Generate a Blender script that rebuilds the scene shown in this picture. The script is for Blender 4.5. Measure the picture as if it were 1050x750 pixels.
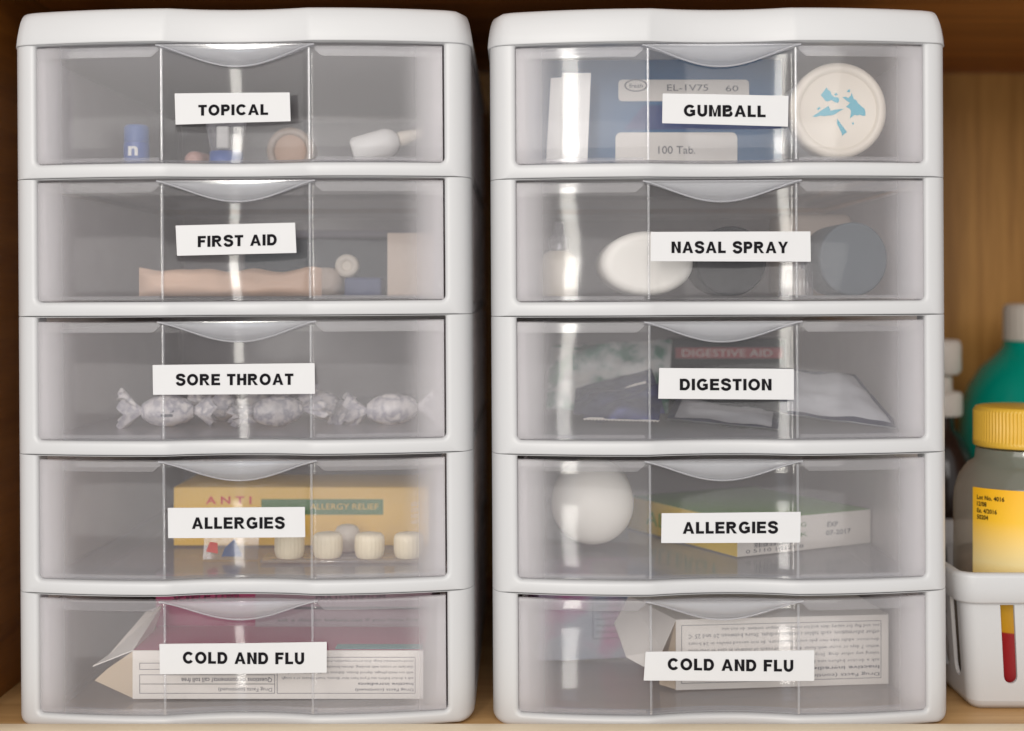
import bpy, bmesh, math, random
from mathutils import Vector, Matrix, geometry, noise

for o in list(bpy.data.objects):
    bpy.data.objects.remove(o)
SC = bpy.context.scene
COL = SC.collection
R = math.radians
random.seed(7)

# ------------------------------------------------------------------ scale
S = 0.000475            # metres per photo pixel on the front plane (y = 0)
D = 0.70                # camera distance to that plane
BOW, SAG, KINK, HALF, OPEN = 22.0, 10.6, 74.0, 235.0, 208.5   # front profile, in pixels
VX, VY = 532.0, 300.0   # eye point in photo pixels
CZ = (742 - VY) * S     # eye height above the shelf


def P(px, py, dep=0.0):
    k = (D + dep) / D
    return Vector(((px - VX) * S * k, dep, CZ + (VY - py) * S * k))


# ------------------------------------------------------------------ camera
cd = bpy.data.cameras.new('camera')
cam = bpy.data.objects.new('camera', cd)
COL.objects.link(cam)
cam.location = (0, -D, CZ)
cam.rotation_euler = (R(90), 0, 0)
cd.sensor_width = 36
cd.lens = 36 * D / (1050 * S)
cd.shift_x = (525 - VX) / 1050
cd.shift_y = -(375 - VY) / 1050
cd.clip_start, cd.clip_end = 0.01, 50
cd.dof.use_dof = True
cd.dof.focus_distance = D - 0.006
cd.dof.aperture_fstop = 5.0
SC.camera = cam

# ------------------------------------------------------------------ light
W = bpy.data.worlds.new('World')
SC.world = W
W.use_nodes = True
bgn = W.node_tree.nodes['Background']
bgn.inputs[0].default_value = (1.0, 0.985, 0.965, 1)
bgn.inputs[1].default_value = 0.73


def area(name, loc, target, sx, sy, power, col):
    l = bpy.data.lights.new(name, 'AREA')
    l.shape = 'RECTANGLE'
    l.size, l.size_y, l.energy, l.color = sx, sy, power, col
    o = bpy.data.objects.new(name, l)
    COL.objects.link(o)
    o.location = loc
    o.rotation_euler = (Vector(target) - Vector(loc)).to_track_quat('-Z', 'Y').to_euler()
    return o


area('room_light', (-0.35, -2.4, 1.04), (0, 0, 0.2), 3.2, 1.05, 37, (1.0, 0.96, 0.92))
area('window_light', (-0.545, -2.2, 0.56), (-0.1, 0, 0.2), 0.15, 1.12, 12.5, (1.0, 0.96, 0.88))
area('window_low_light', (-0.545, -2.2, -0.43), (-0.1, 0, 0.2), 0.15, 0.84, 0.5, (0.74, 0.86, 1.0))

SC.view_settings.view_transform = 'Standard'
SC.view_settings.look = 'None'
SC.view_settings.exposure = 0.0
SC.view_settings.gamma = 1.0
SC.view_settings.use_curve_mapping = False
SC.render.engine = 'CYCLES'
cy = SC.cycles
cy.max_bounces = 14
cy.diffuse_bounces = 8
cy.glossy_bounces = 4
cy.transmission_bounces = 8
cy.transparent_max_bounces = 48
cy.caustics_reflective = False
cy.caustics_refractive = False
cy.use_denoising = True


# ------------------------------------------------------------------ materials
def srgb(r, g, b):
    f = lambda c: ((c / 255 + 0.055) / 1.055) ** 2.4 if c > 10 else c / 255 / 12.92
    return (f(r), f(g), f(b), 1)


def mat(name, col, rough=0.5, var=0.06, scale=60.0, bump=0.0, spec=0.5, metal=0.0, bscale=None):
    m = bpy.data.materials.new(name)
    m.use_nodes = True
    nt = m.node_tree
    b = nt.nodes['Principled BSDF']
    b.inputs['Roughness'].default_value = rough
    b.inputs['Specular IOR Level'].default_value = spec
    b.inputs['Metallic'].default_value = metal
    tc = nt.nodes.new('ShaderNodeTexCoord')
    n = nt.nodes.new('ShaderNodeTexNoise')
    n.inputs['Scale'].default_value = scale
    n.inputs['Detail'].default_value = 5
    nt.links.new(tc.outputs['Object'], n.inputs['Vector'])
    mx = nt.nodes.new('ShaderNodeMix')
    mx.data_type = 'RGBA'
    c = Vector(col[:3])
    mx.inputs[6].default_value = (*(c * (1 - var)), 1)
    mx.inputs[7].default_value = (*(c * (1 + var)), 1)
    nt.links.new(n.outputs['Fac'], mx.inputs[0])
    nt.links.new(mx.outputs[2], b.inputs['Base Color'])
    if bump:
        n2 = nt.nodes.new('ShaderNodeTexNoise')
        n2.inputs['Scale'].default_value = bscale or scale * 2
        nt.links.new(tc.outputs['Object'], n2.inputs['Vector'])
        bp = nt.nodes.new('ShaderNodeBump')
        bp.inputs['Strength'].default_value = bump
        bp.inputs['Distance'].default_value = 0.001
        nt.links.new(n2.outputs['Fac'], bp.inputs['Height'])
        nt.links.new(bp.outputs['Normal'], b.inputs['Normal'])
    return m


def clear(name, haze, tint=(0.97, 0.97, 0.98), hcol=(0.86, 0.85, 0.88), rough=0.07, wave=0.0, gloss=0.045, wscale=14.0, edge=0.0, side_glow=None):
    """thin see-through plastic: clear + milky haze + gloss, same for every ray"""
    m = bpy.data.materials.new(name)
    m.use_nodes = True
    nt = m.node_tree
    N, L = nt.nodes, nt.links
    N.remove(N['Principled BSDF'])
    out = N['Material Output']
    tr = N.new('ShaderNodeBsdfTransparent'); tr.inputs[0].default_value = (*tint, 1)
    df = N.new('ShaderNodeBsdfDiffuse'); df.inputs[0].default_value = (*hcol, 1)
    tl = N.new('ShaderNodeBsdfTranslucent'); tl.inputs[0].default_value = (*hcol, 1)
    md = N.new('ShaderNodeMixShader'); md.inputs[0].default_value = 0.5
    L.new(df.outputs[0], md.inputs[1]); L.new(tl.outputs[0], md.inputs[2])
    mh = N.new('ShaderNodeMixShader')
    tc = N.new('ShaderNodeTexCoord')
    nz = N.new('ShaderNodeTexNoise'); nz.inputs['Scale'].default_value = 35; nz.inputs['Detail'].default_value = 6
    L.new(tc.outputs['Object'], nz.inputs['Vector'])
    mr = N.new('ShaderNodeMapRange')
    mr.inputs[3].default_value = haze * 0.8; mr.inputs[4].default_value = haze * 1.2
    L.new(nz.outputs['Fac'], mr.inputs[0])
    lw = N.new('ShaderNodeLayerWeight'); lw.inputs[0].default_value = 0.5
    pw = N.new('ShaderNodeMath'); pw.operation = 'POWER'; pw.inputs[1].default_value = 4
    L.new(lw.outputs['Facing'], pw.inputs[0])
    eh = N.new('ShaderNodeMath'); eh.operation = 'MULTIPLY_ADD'; eh.inputs[1].default_value = edge
    L.new(pw.outputs[0], eh.inputs[0]); L.new(mr.outputs[0], eh.inputs[2])
    hz = eh.outputs[0]
    if side_glow:                                   # brightness of the lit side walls, put into the haze
        x0_, x1_, add_ = side_glow
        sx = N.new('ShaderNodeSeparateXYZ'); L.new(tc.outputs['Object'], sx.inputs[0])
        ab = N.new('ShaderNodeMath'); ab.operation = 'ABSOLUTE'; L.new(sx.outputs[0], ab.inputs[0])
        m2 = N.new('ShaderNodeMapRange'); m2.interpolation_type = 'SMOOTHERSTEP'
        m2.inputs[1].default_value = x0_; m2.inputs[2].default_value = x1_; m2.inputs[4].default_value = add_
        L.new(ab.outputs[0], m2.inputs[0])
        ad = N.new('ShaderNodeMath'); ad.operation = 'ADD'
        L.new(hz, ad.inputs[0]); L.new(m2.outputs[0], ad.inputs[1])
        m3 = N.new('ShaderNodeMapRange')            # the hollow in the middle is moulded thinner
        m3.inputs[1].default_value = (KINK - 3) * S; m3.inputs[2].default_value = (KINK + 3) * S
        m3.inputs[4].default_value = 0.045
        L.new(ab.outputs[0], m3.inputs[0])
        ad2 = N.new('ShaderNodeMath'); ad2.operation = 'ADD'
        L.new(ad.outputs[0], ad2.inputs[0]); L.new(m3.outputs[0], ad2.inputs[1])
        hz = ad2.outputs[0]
    L.new(hz, mh.inputs[0])
    L.new(tr.outputs[0], mh.inputs[1]); L.new(md.outputs[0], mh.inputs[2])
    gl = N.new('ShaderNodeBsdfGlossy'); gl.inputs['Roughness'].default_value = rough
    if wave:
        wn = N.new('ShaderNodeTexNoise'); wn.inputs['Scale'].default_value = wscale; wn.inputs['Detail'].default_value = 1.5
        oi = N.new('ShaderNodeObjectInfo')
        sc_ = N.new('ShaderNodeMath'); sc_.operation = 'MULTIPLY'; sc_.inputs[1].default_value = 9.0
        L.new(oi.outputs['Random'], sc_.inputs[0])
        va = N.new('ShaderNodeVectorMath'); va.operation = 'ADD'
        L.new(tc.outputs['Object'], va.inputs[0]); L.new(sc_.outputs[0], va.inputs[1])
        L.new(va.outputs[0], wn.inputs['Vector'])
        bp = N.new('ShaderNodeBump'); bp.inputs['Strength'].default_value = 1.0; bp.inputs['Distance'].default_value = wave
        L.new(wn.outputs['Fac'], bp.inputs['Height']); L.new(bp.outputs[0], gl.inputs['Normal'])
    fr = N.new('ShaderNodeMath'); fr.operation = 'MULTIPLY_ADD'
    fr.inputs[1].default_value = 0.5; fr.inputs[2].default_value = gloss
    L.new(pw.outputs[0], fr.inputs[0])
    mg = N.new('ShaderNodeMixShader')
    L.new(fr.outputs[0], mg.inputs[0]); L.new(mh.outputs[0], mg.inputs[1]); L.new(gl.outputs[0], mg.inputs[2])
    L.new(mg.outputs[0], out.inputs['Surface'])
    return m


def wood(name, c1, c2, axis='Z', rough=0.45):
    m = bpy.data.materials.new(name)
    m.use_nodes = True
    nt = m.node_tree
    N, L = nt.nodes, nt.links
    b = N['Principled BSDF']
    tc = N.new('ShaderNodeTexCoord'); mp = N.new('ShaderNodeMapping')
    sc = {'X': (3, 45, 45), 'Y': (45, 3, 45), 'Z': (80, 80, 4)}[axis]
    mp.inputs['Scale'].default_value = sc
    L.new(tc.outputs['Object'], mp.inputs[0])
    n = N.new('ShaderNodeTexNoise'); n.inputs['Scale'].default_value = 1.0; n.inputs['Detail'].default_value = 8
    n.inputs['Roughness'].default_value = 0.62; n.inputs['Distortion'].default_value = 0.6
    L.new(mp.outputs[0], n.inputs['Vector'])
    n2 = N.new('ShaderNodeTexNoise'); n2.inputs['Scale'].default_value = 9; n2.inputs['Detail'].default_value = 2
    L.new(mp.outputs[0], n2.inputs['Vector'])
    ad = N.new('ShaderNodeMath'); ad.operation = 'MULTIPLY_ADD'; ad.inputs[1].default_value = 0.25
    L.new(n2.outputs['Fac'], ad.inputs[0]); L.new(n.outputs['Fac'], ad.inputs[2])
    cr = N.new('ShaderNodeValToRGB')
    cr.color_ramp.elements[0].position = 0.42; cr.color_ramp.elements[0].color = c1
    cr.color_ramp.elements[1].position = 0.80; cr.color_ramp.elements[1].color = c2
    L.new(ad.outputs[0], cr.inputs[0]); L.new(cr.outputs[0], b.inputs['Base Color'])
    b.inputs['Roughness'].default_value = rough
    b.inputs['Specular IOR Level'].default_value = 0.35
    bp = N.new('ShaderNodeBump'); bp.inputs['Strength'].default_value = 0.15; bp.inputs['Distance'].default_value = 0.0005
    L.new(n.outputs['Fac'], bp.inputs['Height']); L.new(bp.outputs[0], b.inputs['Normal'])
    return m


def ramp_mat(name, stops, axis=2, lo=0.0, hi=1.0, rough=0.45):
    """colour bands along one object axis"""
    m = mat(name, (0.5, 0.5, 0.5, 1), rough)
    nt = m.node_tree
    N, L = nt.nodes, nt.links
    b = N['Principled BSDF']
    tc = N.new('ShaderNodeTexCoord'); sp = N.new('ShaderNodeSeparateXYZ')
    L.new(tc.outputs['Object'], sp.inputs[0])
    mr = N.new('ShaderNodeMapRange'); mr.inputs[1].default_value = lo; mr.inputs[2].default_value = hi
    L.new(sp.outputs[axis], mr.inputs[0])
    cr = N.new('ShaderNodeValToRGB')
    el = cr.color_ramp.elements
    while len(el) < len(stops):
        el.new(0.5)
    for e, (p, c) in zip(el, stops):
        e.position = p; e.color = c
    L.new(mr.outputs[0], cr.inputs[0]); L.new(cr.outputs[0], b.inputs['Base Color'])
    return m


def patch_mat(name, cols, scale=40.0, rough=0.4, stretch=(1, 1, 1), metal=0.0):
    """irregular printed patches"""
    m = mat(name, (0.5, 0.5, 0.5, 1), rough, metal=metal)
    nt = m.node_tree
    N, L = nt.nodes, nt.links
    b = N['Principled BSDF']
    tc = N.new('ShaderNodeTexCoord'); mp = N.new('ShaderNodeMapping'); mp.inputs['Scale'].default_value = stretch
    L.new(tc.outputs['Object'], mp.inputs[0])
    n = N.new('ShaderNodeTexNoise'); n.inputs['Scale'].default_value = scale; n.inputs['Detail'].default_value = 3
    L.new(mp.outputs[0], n.inputs['Vector'])
    cr = N.new('ShaderNodeValToRGB')
    el = cr.color_ramp.elements
    while len(el) < len(cols):
        el.new(0.5)
    for i, (e, c) in enumerate(zip(el, cols)):
        e.position = 0.32 + 0.36 * i / max(1, len(cols) - 1); e.color = c
    L.new(n.outputs['Fac'], cr.inputs[0]); L.new(cr.outputs[0], b.inputs['Base Color'])
    return m


M = {}
M['white'] = mat('white_plastic', (0.535, 0.533, 0.539, 1), 0.38, 0.015, 25, 0.05, bscale=180)
def translucent_white(name, col, share):
    m = mat(name, col, 0.45, 0.03, 20)
    nt = m.node_tree
    b = nt.nodes['Principled BSDF']
    tl = nt.nodes.new('ShaderNodeBsdfTranslucent'); tl.inputs[0].default_value = col
    mx = nt.nodes.new('ShaderNodeMixShader'); mx.inputs[0].default_value = share
    nt.links.new(b.outputs[0], mx.inputs[1]); nt.links.new(tl.outputs[0], mx.inputs[2])
    nt.links.new(mx.outputs[0], nt.nodes['Material Output'].inputs['Surface'])
    return m


M['inner'] = translucent_white('white_plastic_inner', (0.94, 0.92, 0.915, 1), 0.62)
M['backing'] = mat('white_plastic_back', (0.90, 0.88, 0.865, 1), 0.45, 0.03, 20)
M['front'] = clear('drawer_front_plastic', 0.062, side_glow=(158 * S, 212 * S, 0.42), rough=0.07, wave=0.0019, wscale=10.0, gloss=0.024, edge=0.3, hcol=(0.93, 0.90, 0.915))
M['tray'] = clear('drawer_tray_plastic', 0.10, rough=0.12, gloss=0.04, edge=0.5)
M['trayside'] = clear('drawer_side_plastic', 0.42, rough=0.2, gloss=0.03, edge=0.4, hcol=(0.93, 0.905, 0.91))
M['lip'] = clear('drawer_lip_plastic', 0.38, rough=0.08, gloss=0.07, edge=0.5, hcol=(0.9, 0.9, 0.93))
M['rim'] = clear('drawer_rim_plastic', 0.13, rough=0.1, gloss=0.03, edge=0.4, hcol=(0.93, 0.91, 0.90))
M['return'] = clear('drawer_return_plastic', 0.5, rough=0.2, gloss=0.03, edge=0.3, hcol=(0.94, 0.92, 0.90))
M['band'] = clear('drawer_side_glow_plastic', 0.03, rough=0.2, gloss=0.01, edge=0.3, hcol=(0.94, 0.91, 0.90))
M['rib'] = clear('drawer_rib_plastic', 0.12, rough=0.12, gloss=0.12, edge=0.4, hcol=(0.9, 0.9, 0.92))
M['paper'] = mat('label_paper', (0.61, 0.604, 0.608, 1), 0.6, 0.02, 90, 0.05)
M['ink'] = mat('black_ink', (0.008, 0.007, 0.009, 1), 0.8, 0.1, spec=0.1)
M['greyink'] = mat('grey_ink', srgb(92, 92, 100), 0.6, 0.1)
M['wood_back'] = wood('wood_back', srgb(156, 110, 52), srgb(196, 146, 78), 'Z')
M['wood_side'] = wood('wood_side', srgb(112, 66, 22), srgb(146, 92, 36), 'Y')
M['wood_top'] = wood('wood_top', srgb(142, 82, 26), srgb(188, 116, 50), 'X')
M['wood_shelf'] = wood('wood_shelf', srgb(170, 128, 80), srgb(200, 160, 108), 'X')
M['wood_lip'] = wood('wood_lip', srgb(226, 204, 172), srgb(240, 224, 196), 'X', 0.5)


# ------------------------------------------------------------------ mesh builder
class MB:
    def __init__(s):
        s.v, s.f, s.m, s.sm = [], [], [], []

    def add(s, vs, fs, mi=0, smooth=False, mtx=None):
        b = len(s.v)
        s.v += [mtx @ Vector(v) if mtx else Vector(v) for v in vs]
        for f in fs:
            s.f.append(tuple(b + i for i in f)); s.m.append(mi); s.sm.append(smooth)
        return s

    def grid(s, rows, mi=0, smooth=True, closed_u=False, mtx=None, flip=False):
        nr, nc = len(rows), len(rows[0])
        fs = []
        for i in range(nr - 1):
            for j in range(nc if closed_u else nc - 1):
                k = (j + 1) % nc
                q = (i * nc + j, i * nc + k, (i + 1) * nc + k, (i + 1) * nc + j)
                fs.append(q[::-1] if flip else q)
        return s.add([p for r in rows for p in r], fs, mi, smooth, mtx)

    def box(s, x0, x1, y0, y1, z0, z1, mi=0, bev=0.0, seg=2, mtx=None, mis=None):
        if bev <= 0:
            vs = [(x, y, z) for x in (x0, x1) for y in (y0, y1) for z in (z0, z1)]
            fs = [(0, 1, 3, 2), (4, 6, 7, 5), (0, 4, 5, 1), (2, 3, 7, 6), (0, 2, 6, 4), (1, 5, 7, 3)]
            # faces: left, right, front, back, bottom, top
            for k, f in enumerate(fs):
                s.add(vs, [f], mis[k] if mis else mi, False, mtx)
            return s
        bm = bmesh.new()
        bmesh.ops.create_cube(bm, size=1)
        for v in bm.verts:
            v.co = Vector(((x0 + x1) / 2 + v.co.x * (x1 - x0), (y0 + y1) / 2 + v.co.y * (y1 - y0), (z0 + z1) / 2 + v.co.z * (z1 - z0)))
        bmesh.ops.bevel(bm, geom=list(bm.edges), offset=bev, segments=seg, profile=0.5, affect='EDGES', clamp_overlap=True)
        bm.verts.index_update()
        for f in bm.faces:
            pass
        b = len(s.v)
        s.v += [mtx @ v.co if mtx else v.co.copy() for v in bm.verts]
        for f in bm.faces:
            k = mi
            if mis:
                n = f.normal
                a = max(range(3), key=lambda i: abs(n[i]))
                k = mis[{0: 0, 1: 2, 2: 4}[a] + (1 if n[a] > 0 else 0)]
            s.f.append(tuple(b + v.index for v in f.verts)); s.m.append(k); s.sm.append(True)
        bm.free()
        return s

    def lathe(s, prof, mtx=None, seg=40, mi=0, smooth=True, sx=1.0, rfun=None, cap0=True, cap1=True, a0=0.0, a1=None):
        """prof: (r, h) pairs, axis = local Z"""
        rows = []
        full = a1 is None
        n = seg if full else seg + 1
        for r, h in prof:
            row = []
            for j in range(n):
                a = (2 * math.pi * j / seg) if full else a0 + (a1 - a0) * j / seg
                rr = r * (rfun(a, h) if rfun else 1)
                row.append((rr * math.cos(a) * sx, rr * math.sin(a), h))
            rows.append(row)
        s.grid(rows, mi, smooth, full, mtx)
        if full:
            if cap0 and prof[0][0] > 1e-6:
                s.add(rows[0], [tuple(range(n))[::-1]], mi, False, mtx)
            if cap1 and prof[-1][0] > 1e-6:
                s.add(rows[-1], [tuple(range(n))], mi, False, mtx)
        return s

    def plate(s, outer, holes, fa, fb, mi=0):
        """flat plate with holes; fa/fb map (a, b) to the two faces"""
        loops = [outer] + holes
        flat = [p for l in loops for p in l]
        tris = geometry.tessellate_polygon([[Vector((p[0], p[1], 0)) for p in l] for l in loops])
        n = len(flat)
        vs = [fa(*p) for p in flat] + [fb(*p) for p in flat]
        fs = [tuple(t) for t in tris] + [tuple(i + n for i in t[::-1]) for t in tris]
        b = 0
        for l in loops:
            k = len(l)
            for i in range(k):
                j = (i + 1) % k
                fs.append((b + i, b + j, n + b + j, n + b + i))
            b += k
        return s.add(vs, fs, mi)

    def prism(s, pts, th, mi=0, mi_back=None):
        """polygon (3D points) given a real thickness vector"""
        n = len(pts)
        th = Vector(th)
        vs = [Vector(p) for p in pts] + [Vector(p) + th for p in pts]
        s.add(vs, [tuple(range(n))], mi)
        s.add(vs, [tuple(range(n, 2 * n))[::-1]], mi if mi_back is None else mi_back)
        s.add(vs, [(i, (i + 1) % n, n + (i + 1) % n, n + i) for i in range(n)], mi)
        return s

    def build(s, name, mats, parent=None, origin=None, recalc=False):
        me = bpy.data.meshes.new(name)
        o0 = Vector(origin) if origin is not None else Vector((0, 0, 0))
        me.from_pydata([tuple(v - o0) for v in s.v], [], s.f)
        for m in (mats if isinstance(mats, (list, tuple)) else [mats]):
            me.materials.append(m)
        me.polygons.foreach_set('material_index', s.m)
        me.polygons.foreach_set('use_smooth', s.sm)
        if recalc:
            bm = bmesh.new(); bm.from_mesh(me)
            bmesh.ops.remove_doubles(bm, verts=bm.verts, dist=1e-7)
            bmesh.ops.recalc_face_normals(bm, faces=bm.faces)
            bm.to_mesh(me); bm.free()
        me.update()
        o = bpy.data.objects.new(name, me)
        COL.objects.link(o)
        if parent is not None:
            o.parent = parent
            if origin is not None:
                po = Vector(parent.get('_o', (0, 0, 0)))
                o.location = o0 - po
        else:
            o.location = o0
        o['_o'] = tuple(o0)
        return o


def tag(o, label=None, cat=None, group=None, kind=None):
    if label: o['label'] = label
    if cat: o['category'] = cat
    if group: o['group'] = group
    if kind: o['kind'] = kind
    return o


def empty(name, loc):
    o = bpy.data.objects.new(name, None)
    COL.objects.link(o)
    o.location = loc
    o.empty_display_size = 0.02
    o['_o'] = tuple(loc)
    return o


def frame(origin, ux, up=(0, 0, 1)):
    """local axes: x = along, y = away from viewer, z = up"""
    ux = Vector(ux).normalized(); uz = Vector(up).normalized()
    uy = uz.cross(ux).normalized(); uz = ux.cross(uy)
    m = Matrix((ux, uy, uz)).transposed().to_4x4()
    m.translation = Vector(origin)
    return m


_txt = {}


def text_geo(s, bold=0.0, res=3):
    key = (s, bold, res)
    if key not in _txt:
        c = bpy.data.curves.new('lettering', 'FONT')
        c.body = s; c.size = 1; c.resolution_u = res; c.offset = bold
        c.space_character = 1.0 + bold * 1.5
        o = bpy.data.objects.new('lettering', c)
        COL.objects.link(o)
        bpy.context.view_layer.update()
        me = bpy.data.meshes.new_from_object(o.evaluated_get(bpy.context.evaluated_depsgraph_get()))
        vs = [v.co.copy() for v in me.vertices]; fs = [tuple(p.vertices) for p in me.polygons]
        bpy.data.objects.remove(o); bpy.data.curves.remove(c); bpy.data.meshes.remove(me)
        x0 = min(v.x for v in vs); x1 = max(v.x for v in vs); y0 = min(v.y for v in vs); y1 = max(v.y for v in vs)
        _txt[key] = ([((v.x - x0) / (x1 - x0), (v.y - y0) / (y1 - y0)) for v in vs], fs)
    return _txt[key]


def put_text(mb, s, m, x0, x1, z0, z1, mi, off=0.0002, turned=False, bold=0.0, res=3):
    """letters in the local x-z face of frame m, standing off towards -y"""
    vs, fs = text_geo(s, bold, res)
    out = []
    for a, b in vs:
        if turned: a, b = 1 - a, 1 - b
        out.append((x0 + a * (x1 - x0), -off, z0 + b * (z1 - z0)))
    mb.add(out, fs, mi, False, m)


def line_rect(mb, m, x0, x1, z0, z1, w, mi, off=0.0002):
    for a in ((x0, x1, z0, z0 + w), (x0, x1, z1 - w, z1), (x0, x0 + w, z0 + w, z1 - w), (x1 - w, x1, z0 + w, z1 - w)):
        mb.add([(a[0], -off, a[2]), (a[1], -off, a[2]), (a[1], -off, a[3]), (a[0], -off, a[3])], [(0, 1, 2, 3)], mi, False, m)


def flat(mb, m, pts, mi, off=0.0002):
    mb.add([(x, -off, z) for x, z in pts], [tuple(range(len(pts)))], mi, False, m)


def rrect(x0, x1, z0, z1, r, n=5):
    pts = []
    for cx, cz, a in ((x1 - r, z0 + r, -90), (x1 - r, z1 - r, 0), (x0 + r, z1 - r, 90), (x0 + r, z0 + r, 180)):
        for k in range(n + 1):
            t = R(a + 90 * k / n)
            pts.append((cx + r * math.cos(t), cz + r * math.sin(t)))
    return pts


# ------------------------------------------------------------------ cupboard (setting)
TOPZ = P(0, -41, 0).z
XL, XR = P(-34, 0, 0).x, 0.47
YF, YB = -0.0118, 0.362


def setting(name, label, mb, m, origin):
    o = mb.build(name, m, None, origin)
    return tag(o, kind='structure')


setting('shelf', '', MB().box(XL, XR, YF, YB, -0.018, 0.0), M['wood_shelf'], (0.1, 0.1, 0))
setting('shelf_edge', '', MB().box(XL - 0.02, XR + 0.02, -0.033, YF - 0.0003, -0.018, 0.0038, bev=0.0012), M['wood_lip'], (0.1, 0, 0))
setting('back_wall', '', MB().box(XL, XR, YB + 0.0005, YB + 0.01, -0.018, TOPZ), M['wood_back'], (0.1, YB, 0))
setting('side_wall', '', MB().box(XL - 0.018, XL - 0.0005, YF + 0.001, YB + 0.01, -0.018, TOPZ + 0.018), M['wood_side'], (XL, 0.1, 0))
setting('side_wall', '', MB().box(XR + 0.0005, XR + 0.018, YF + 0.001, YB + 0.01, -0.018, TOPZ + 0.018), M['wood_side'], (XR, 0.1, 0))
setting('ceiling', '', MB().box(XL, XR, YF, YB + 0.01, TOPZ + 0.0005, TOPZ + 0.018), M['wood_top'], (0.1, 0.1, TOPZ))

# ------------------------------------------------------------------ drawer towers


def bow(u):
    a = abs(u)
    t = min(1.0, max(0.0, (a - KINK) / 158.0))
    side = BOW * (1 - t * t)
    mid = BOW - SAG * (1 - (a / KINK) ** 2)
    w = 3.6                                      # small fillet at the kink
    if a <= KINK - w: return mid
    if a >= KINK + w: return side
    f = (a - KINK + w) / (2 * w)
    f = f * f * (3 - 2 * f)
    return mid * (1 - f) + side * f - 0.25 * (1 - (2 * f - 1) ** 2)


def usteps(u0, u1, n=70):
    us = [u0 + (u1 - u0) * i / n for i in range(n + 1)]
    for k in (-KINK, KINK):
        us += [k + d for d in (-5, -3.6, -2.7, -1.8, -0.9, 0, 0.9, 1.8, 2.7, 3.6, 5) if u0 < k + d < u1]
    us = sorted(us)
    out = [us[0]]
    for u in us[1:]:
        if u - out[-1] > 0.3: out.append(u)
    out[-1] = u1
    return out


def rloop(x0, x1, z0, z1, rt, rb, us, nz=5, nc=4):
    """rounded rectangle in pixels; us are fractions 0..1 along the width"""
    pts = []
    arc = lambda cx, cz, r, a: [(cx + r * math.cos(R(a + 90 * k / nc)), cz + r * math.sin(R(a + 90 * k / nc))) for k in range(nc + 1)]
    pts += [(x0 + rb + (x1 - x0 - 2 * rb) * f, z0) for f in us]
    pts += arc(x1 - rb, z0 + rb, rb, -90)[1:]
    pts += [(x1, z0 + rb + (z1 - z0 - rb - rt) * k / nz) for k in range(1, nz + 1)]
    pts += arc(x1 - rt, z1 - rt, rt, 0)[1:]
    pts += [(x1 - rt - (x1 - x0 - 2 * rt) * f, z1) for f in [1 - q for q in us[::-1]][1:]]
    pts += arc(x0 + rt, z1 - rt, rt, 90)[1:]
    pts += [(x0, z1 - rt - (z1 - z0 - rb - rt) * k / nz) for k in range(1, nz + 1)]
    pts += arc(x0 + rb, z0 + rb, rb, 180)[1:-1]
    return pts


PREV = [46, 183, 323.5, 464.5, 606]
RAILB = [183, 323.5, 464.5, 606, 742]
OPENB = [168.5, 309, 450, 592, 729]
GAP = [3.0, 3.5, 5.5, 5.5, 5.5]
FLOORPY = [b - 3.5 for b in OPENB]
FZ = [(742 - p) * S for p in FLOORPY]            # floor height of every drawer (metres)


def tier_mesh(k):
    mb = MB()
    z0, z1 = 742 - RAILB[k], 742 - PREV[k]
    zi0, zi1 = 742 - OPENB[k], z1 - 1.3
    us = [(u + HALF) / (2 * HALF) for u in usteps(-HALF, HALF, 60)]
    rb = 9.0 if k == 4 else 0.8
    rings = []
    for ox, oz, dep in ((0, 0.15, 60), (0, 0.15, 21), (1.4, 0.15, 13), (4, 0.2, 6.5), (8, 0.3, 2.2), (12.5, 0.7, 0.5), (16, 1.6, 0.0)):
        l = rloop(-HALF + ox, HALF - ox, z0 + oz * (2.2 if k == 4 else 1), z1 - min(oz, 0.5), 0.8, max(0.8, rb - ox * 0.3), us)
        rings.append([(x * S, (dep - bow(x)) * S, z * S) for x, z in l])
    for ox, oz, dep in ((6, 4.2, 0.0), (3, 1.8, 0.6), (1.0, 0.6, 2.2), (0, 0, 5), (0, 0, 30)):
        l = rloop(-OPEN - ox, OPEN + ox, zi0 - oz, zi1 + min(oz * 0.2, 0.6), 1.5, 5 + oz, us)
        rings.append([(x * S, (dep - bow(x)) * S, z * S) for x, z in l])
    mb.grid(rings, 0, True, True)
    # side walls and back of this tier
    zz0, zz1 = (z0 + 1.5) * S, (z1 - 1.5) * S
    for sgn in (-1, 1):
        xa, xb = sorted((sgn * 233.4 * S, sgn * 229.5 * S))
        mb.box(xa, xb, 55 * S, 604 * S, zz0, zz1, 1, bev=0.0006)
        xa, xb = sorted((sgn * 229 * S, sgn * 203 * S))
        mb.box(xa, xb, 40 * S, 580 * S, zz0 + 1 * S, zz0 + 8 * S, 1)          # runner ledge
        xa, xb = sorted((sgn * 234.6 * S, sgn * 229.2 * S))
        mb.box(xa, xb, 58 * S, 606 * S, (z0 + 0.3) * S, (z0 + 11) * S, 0, bev=0.0006)
    mb.box(-229 * S, 229 * S, 600 * S, 604 * S, zz0, zz1, 2)
    return mb


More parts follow.
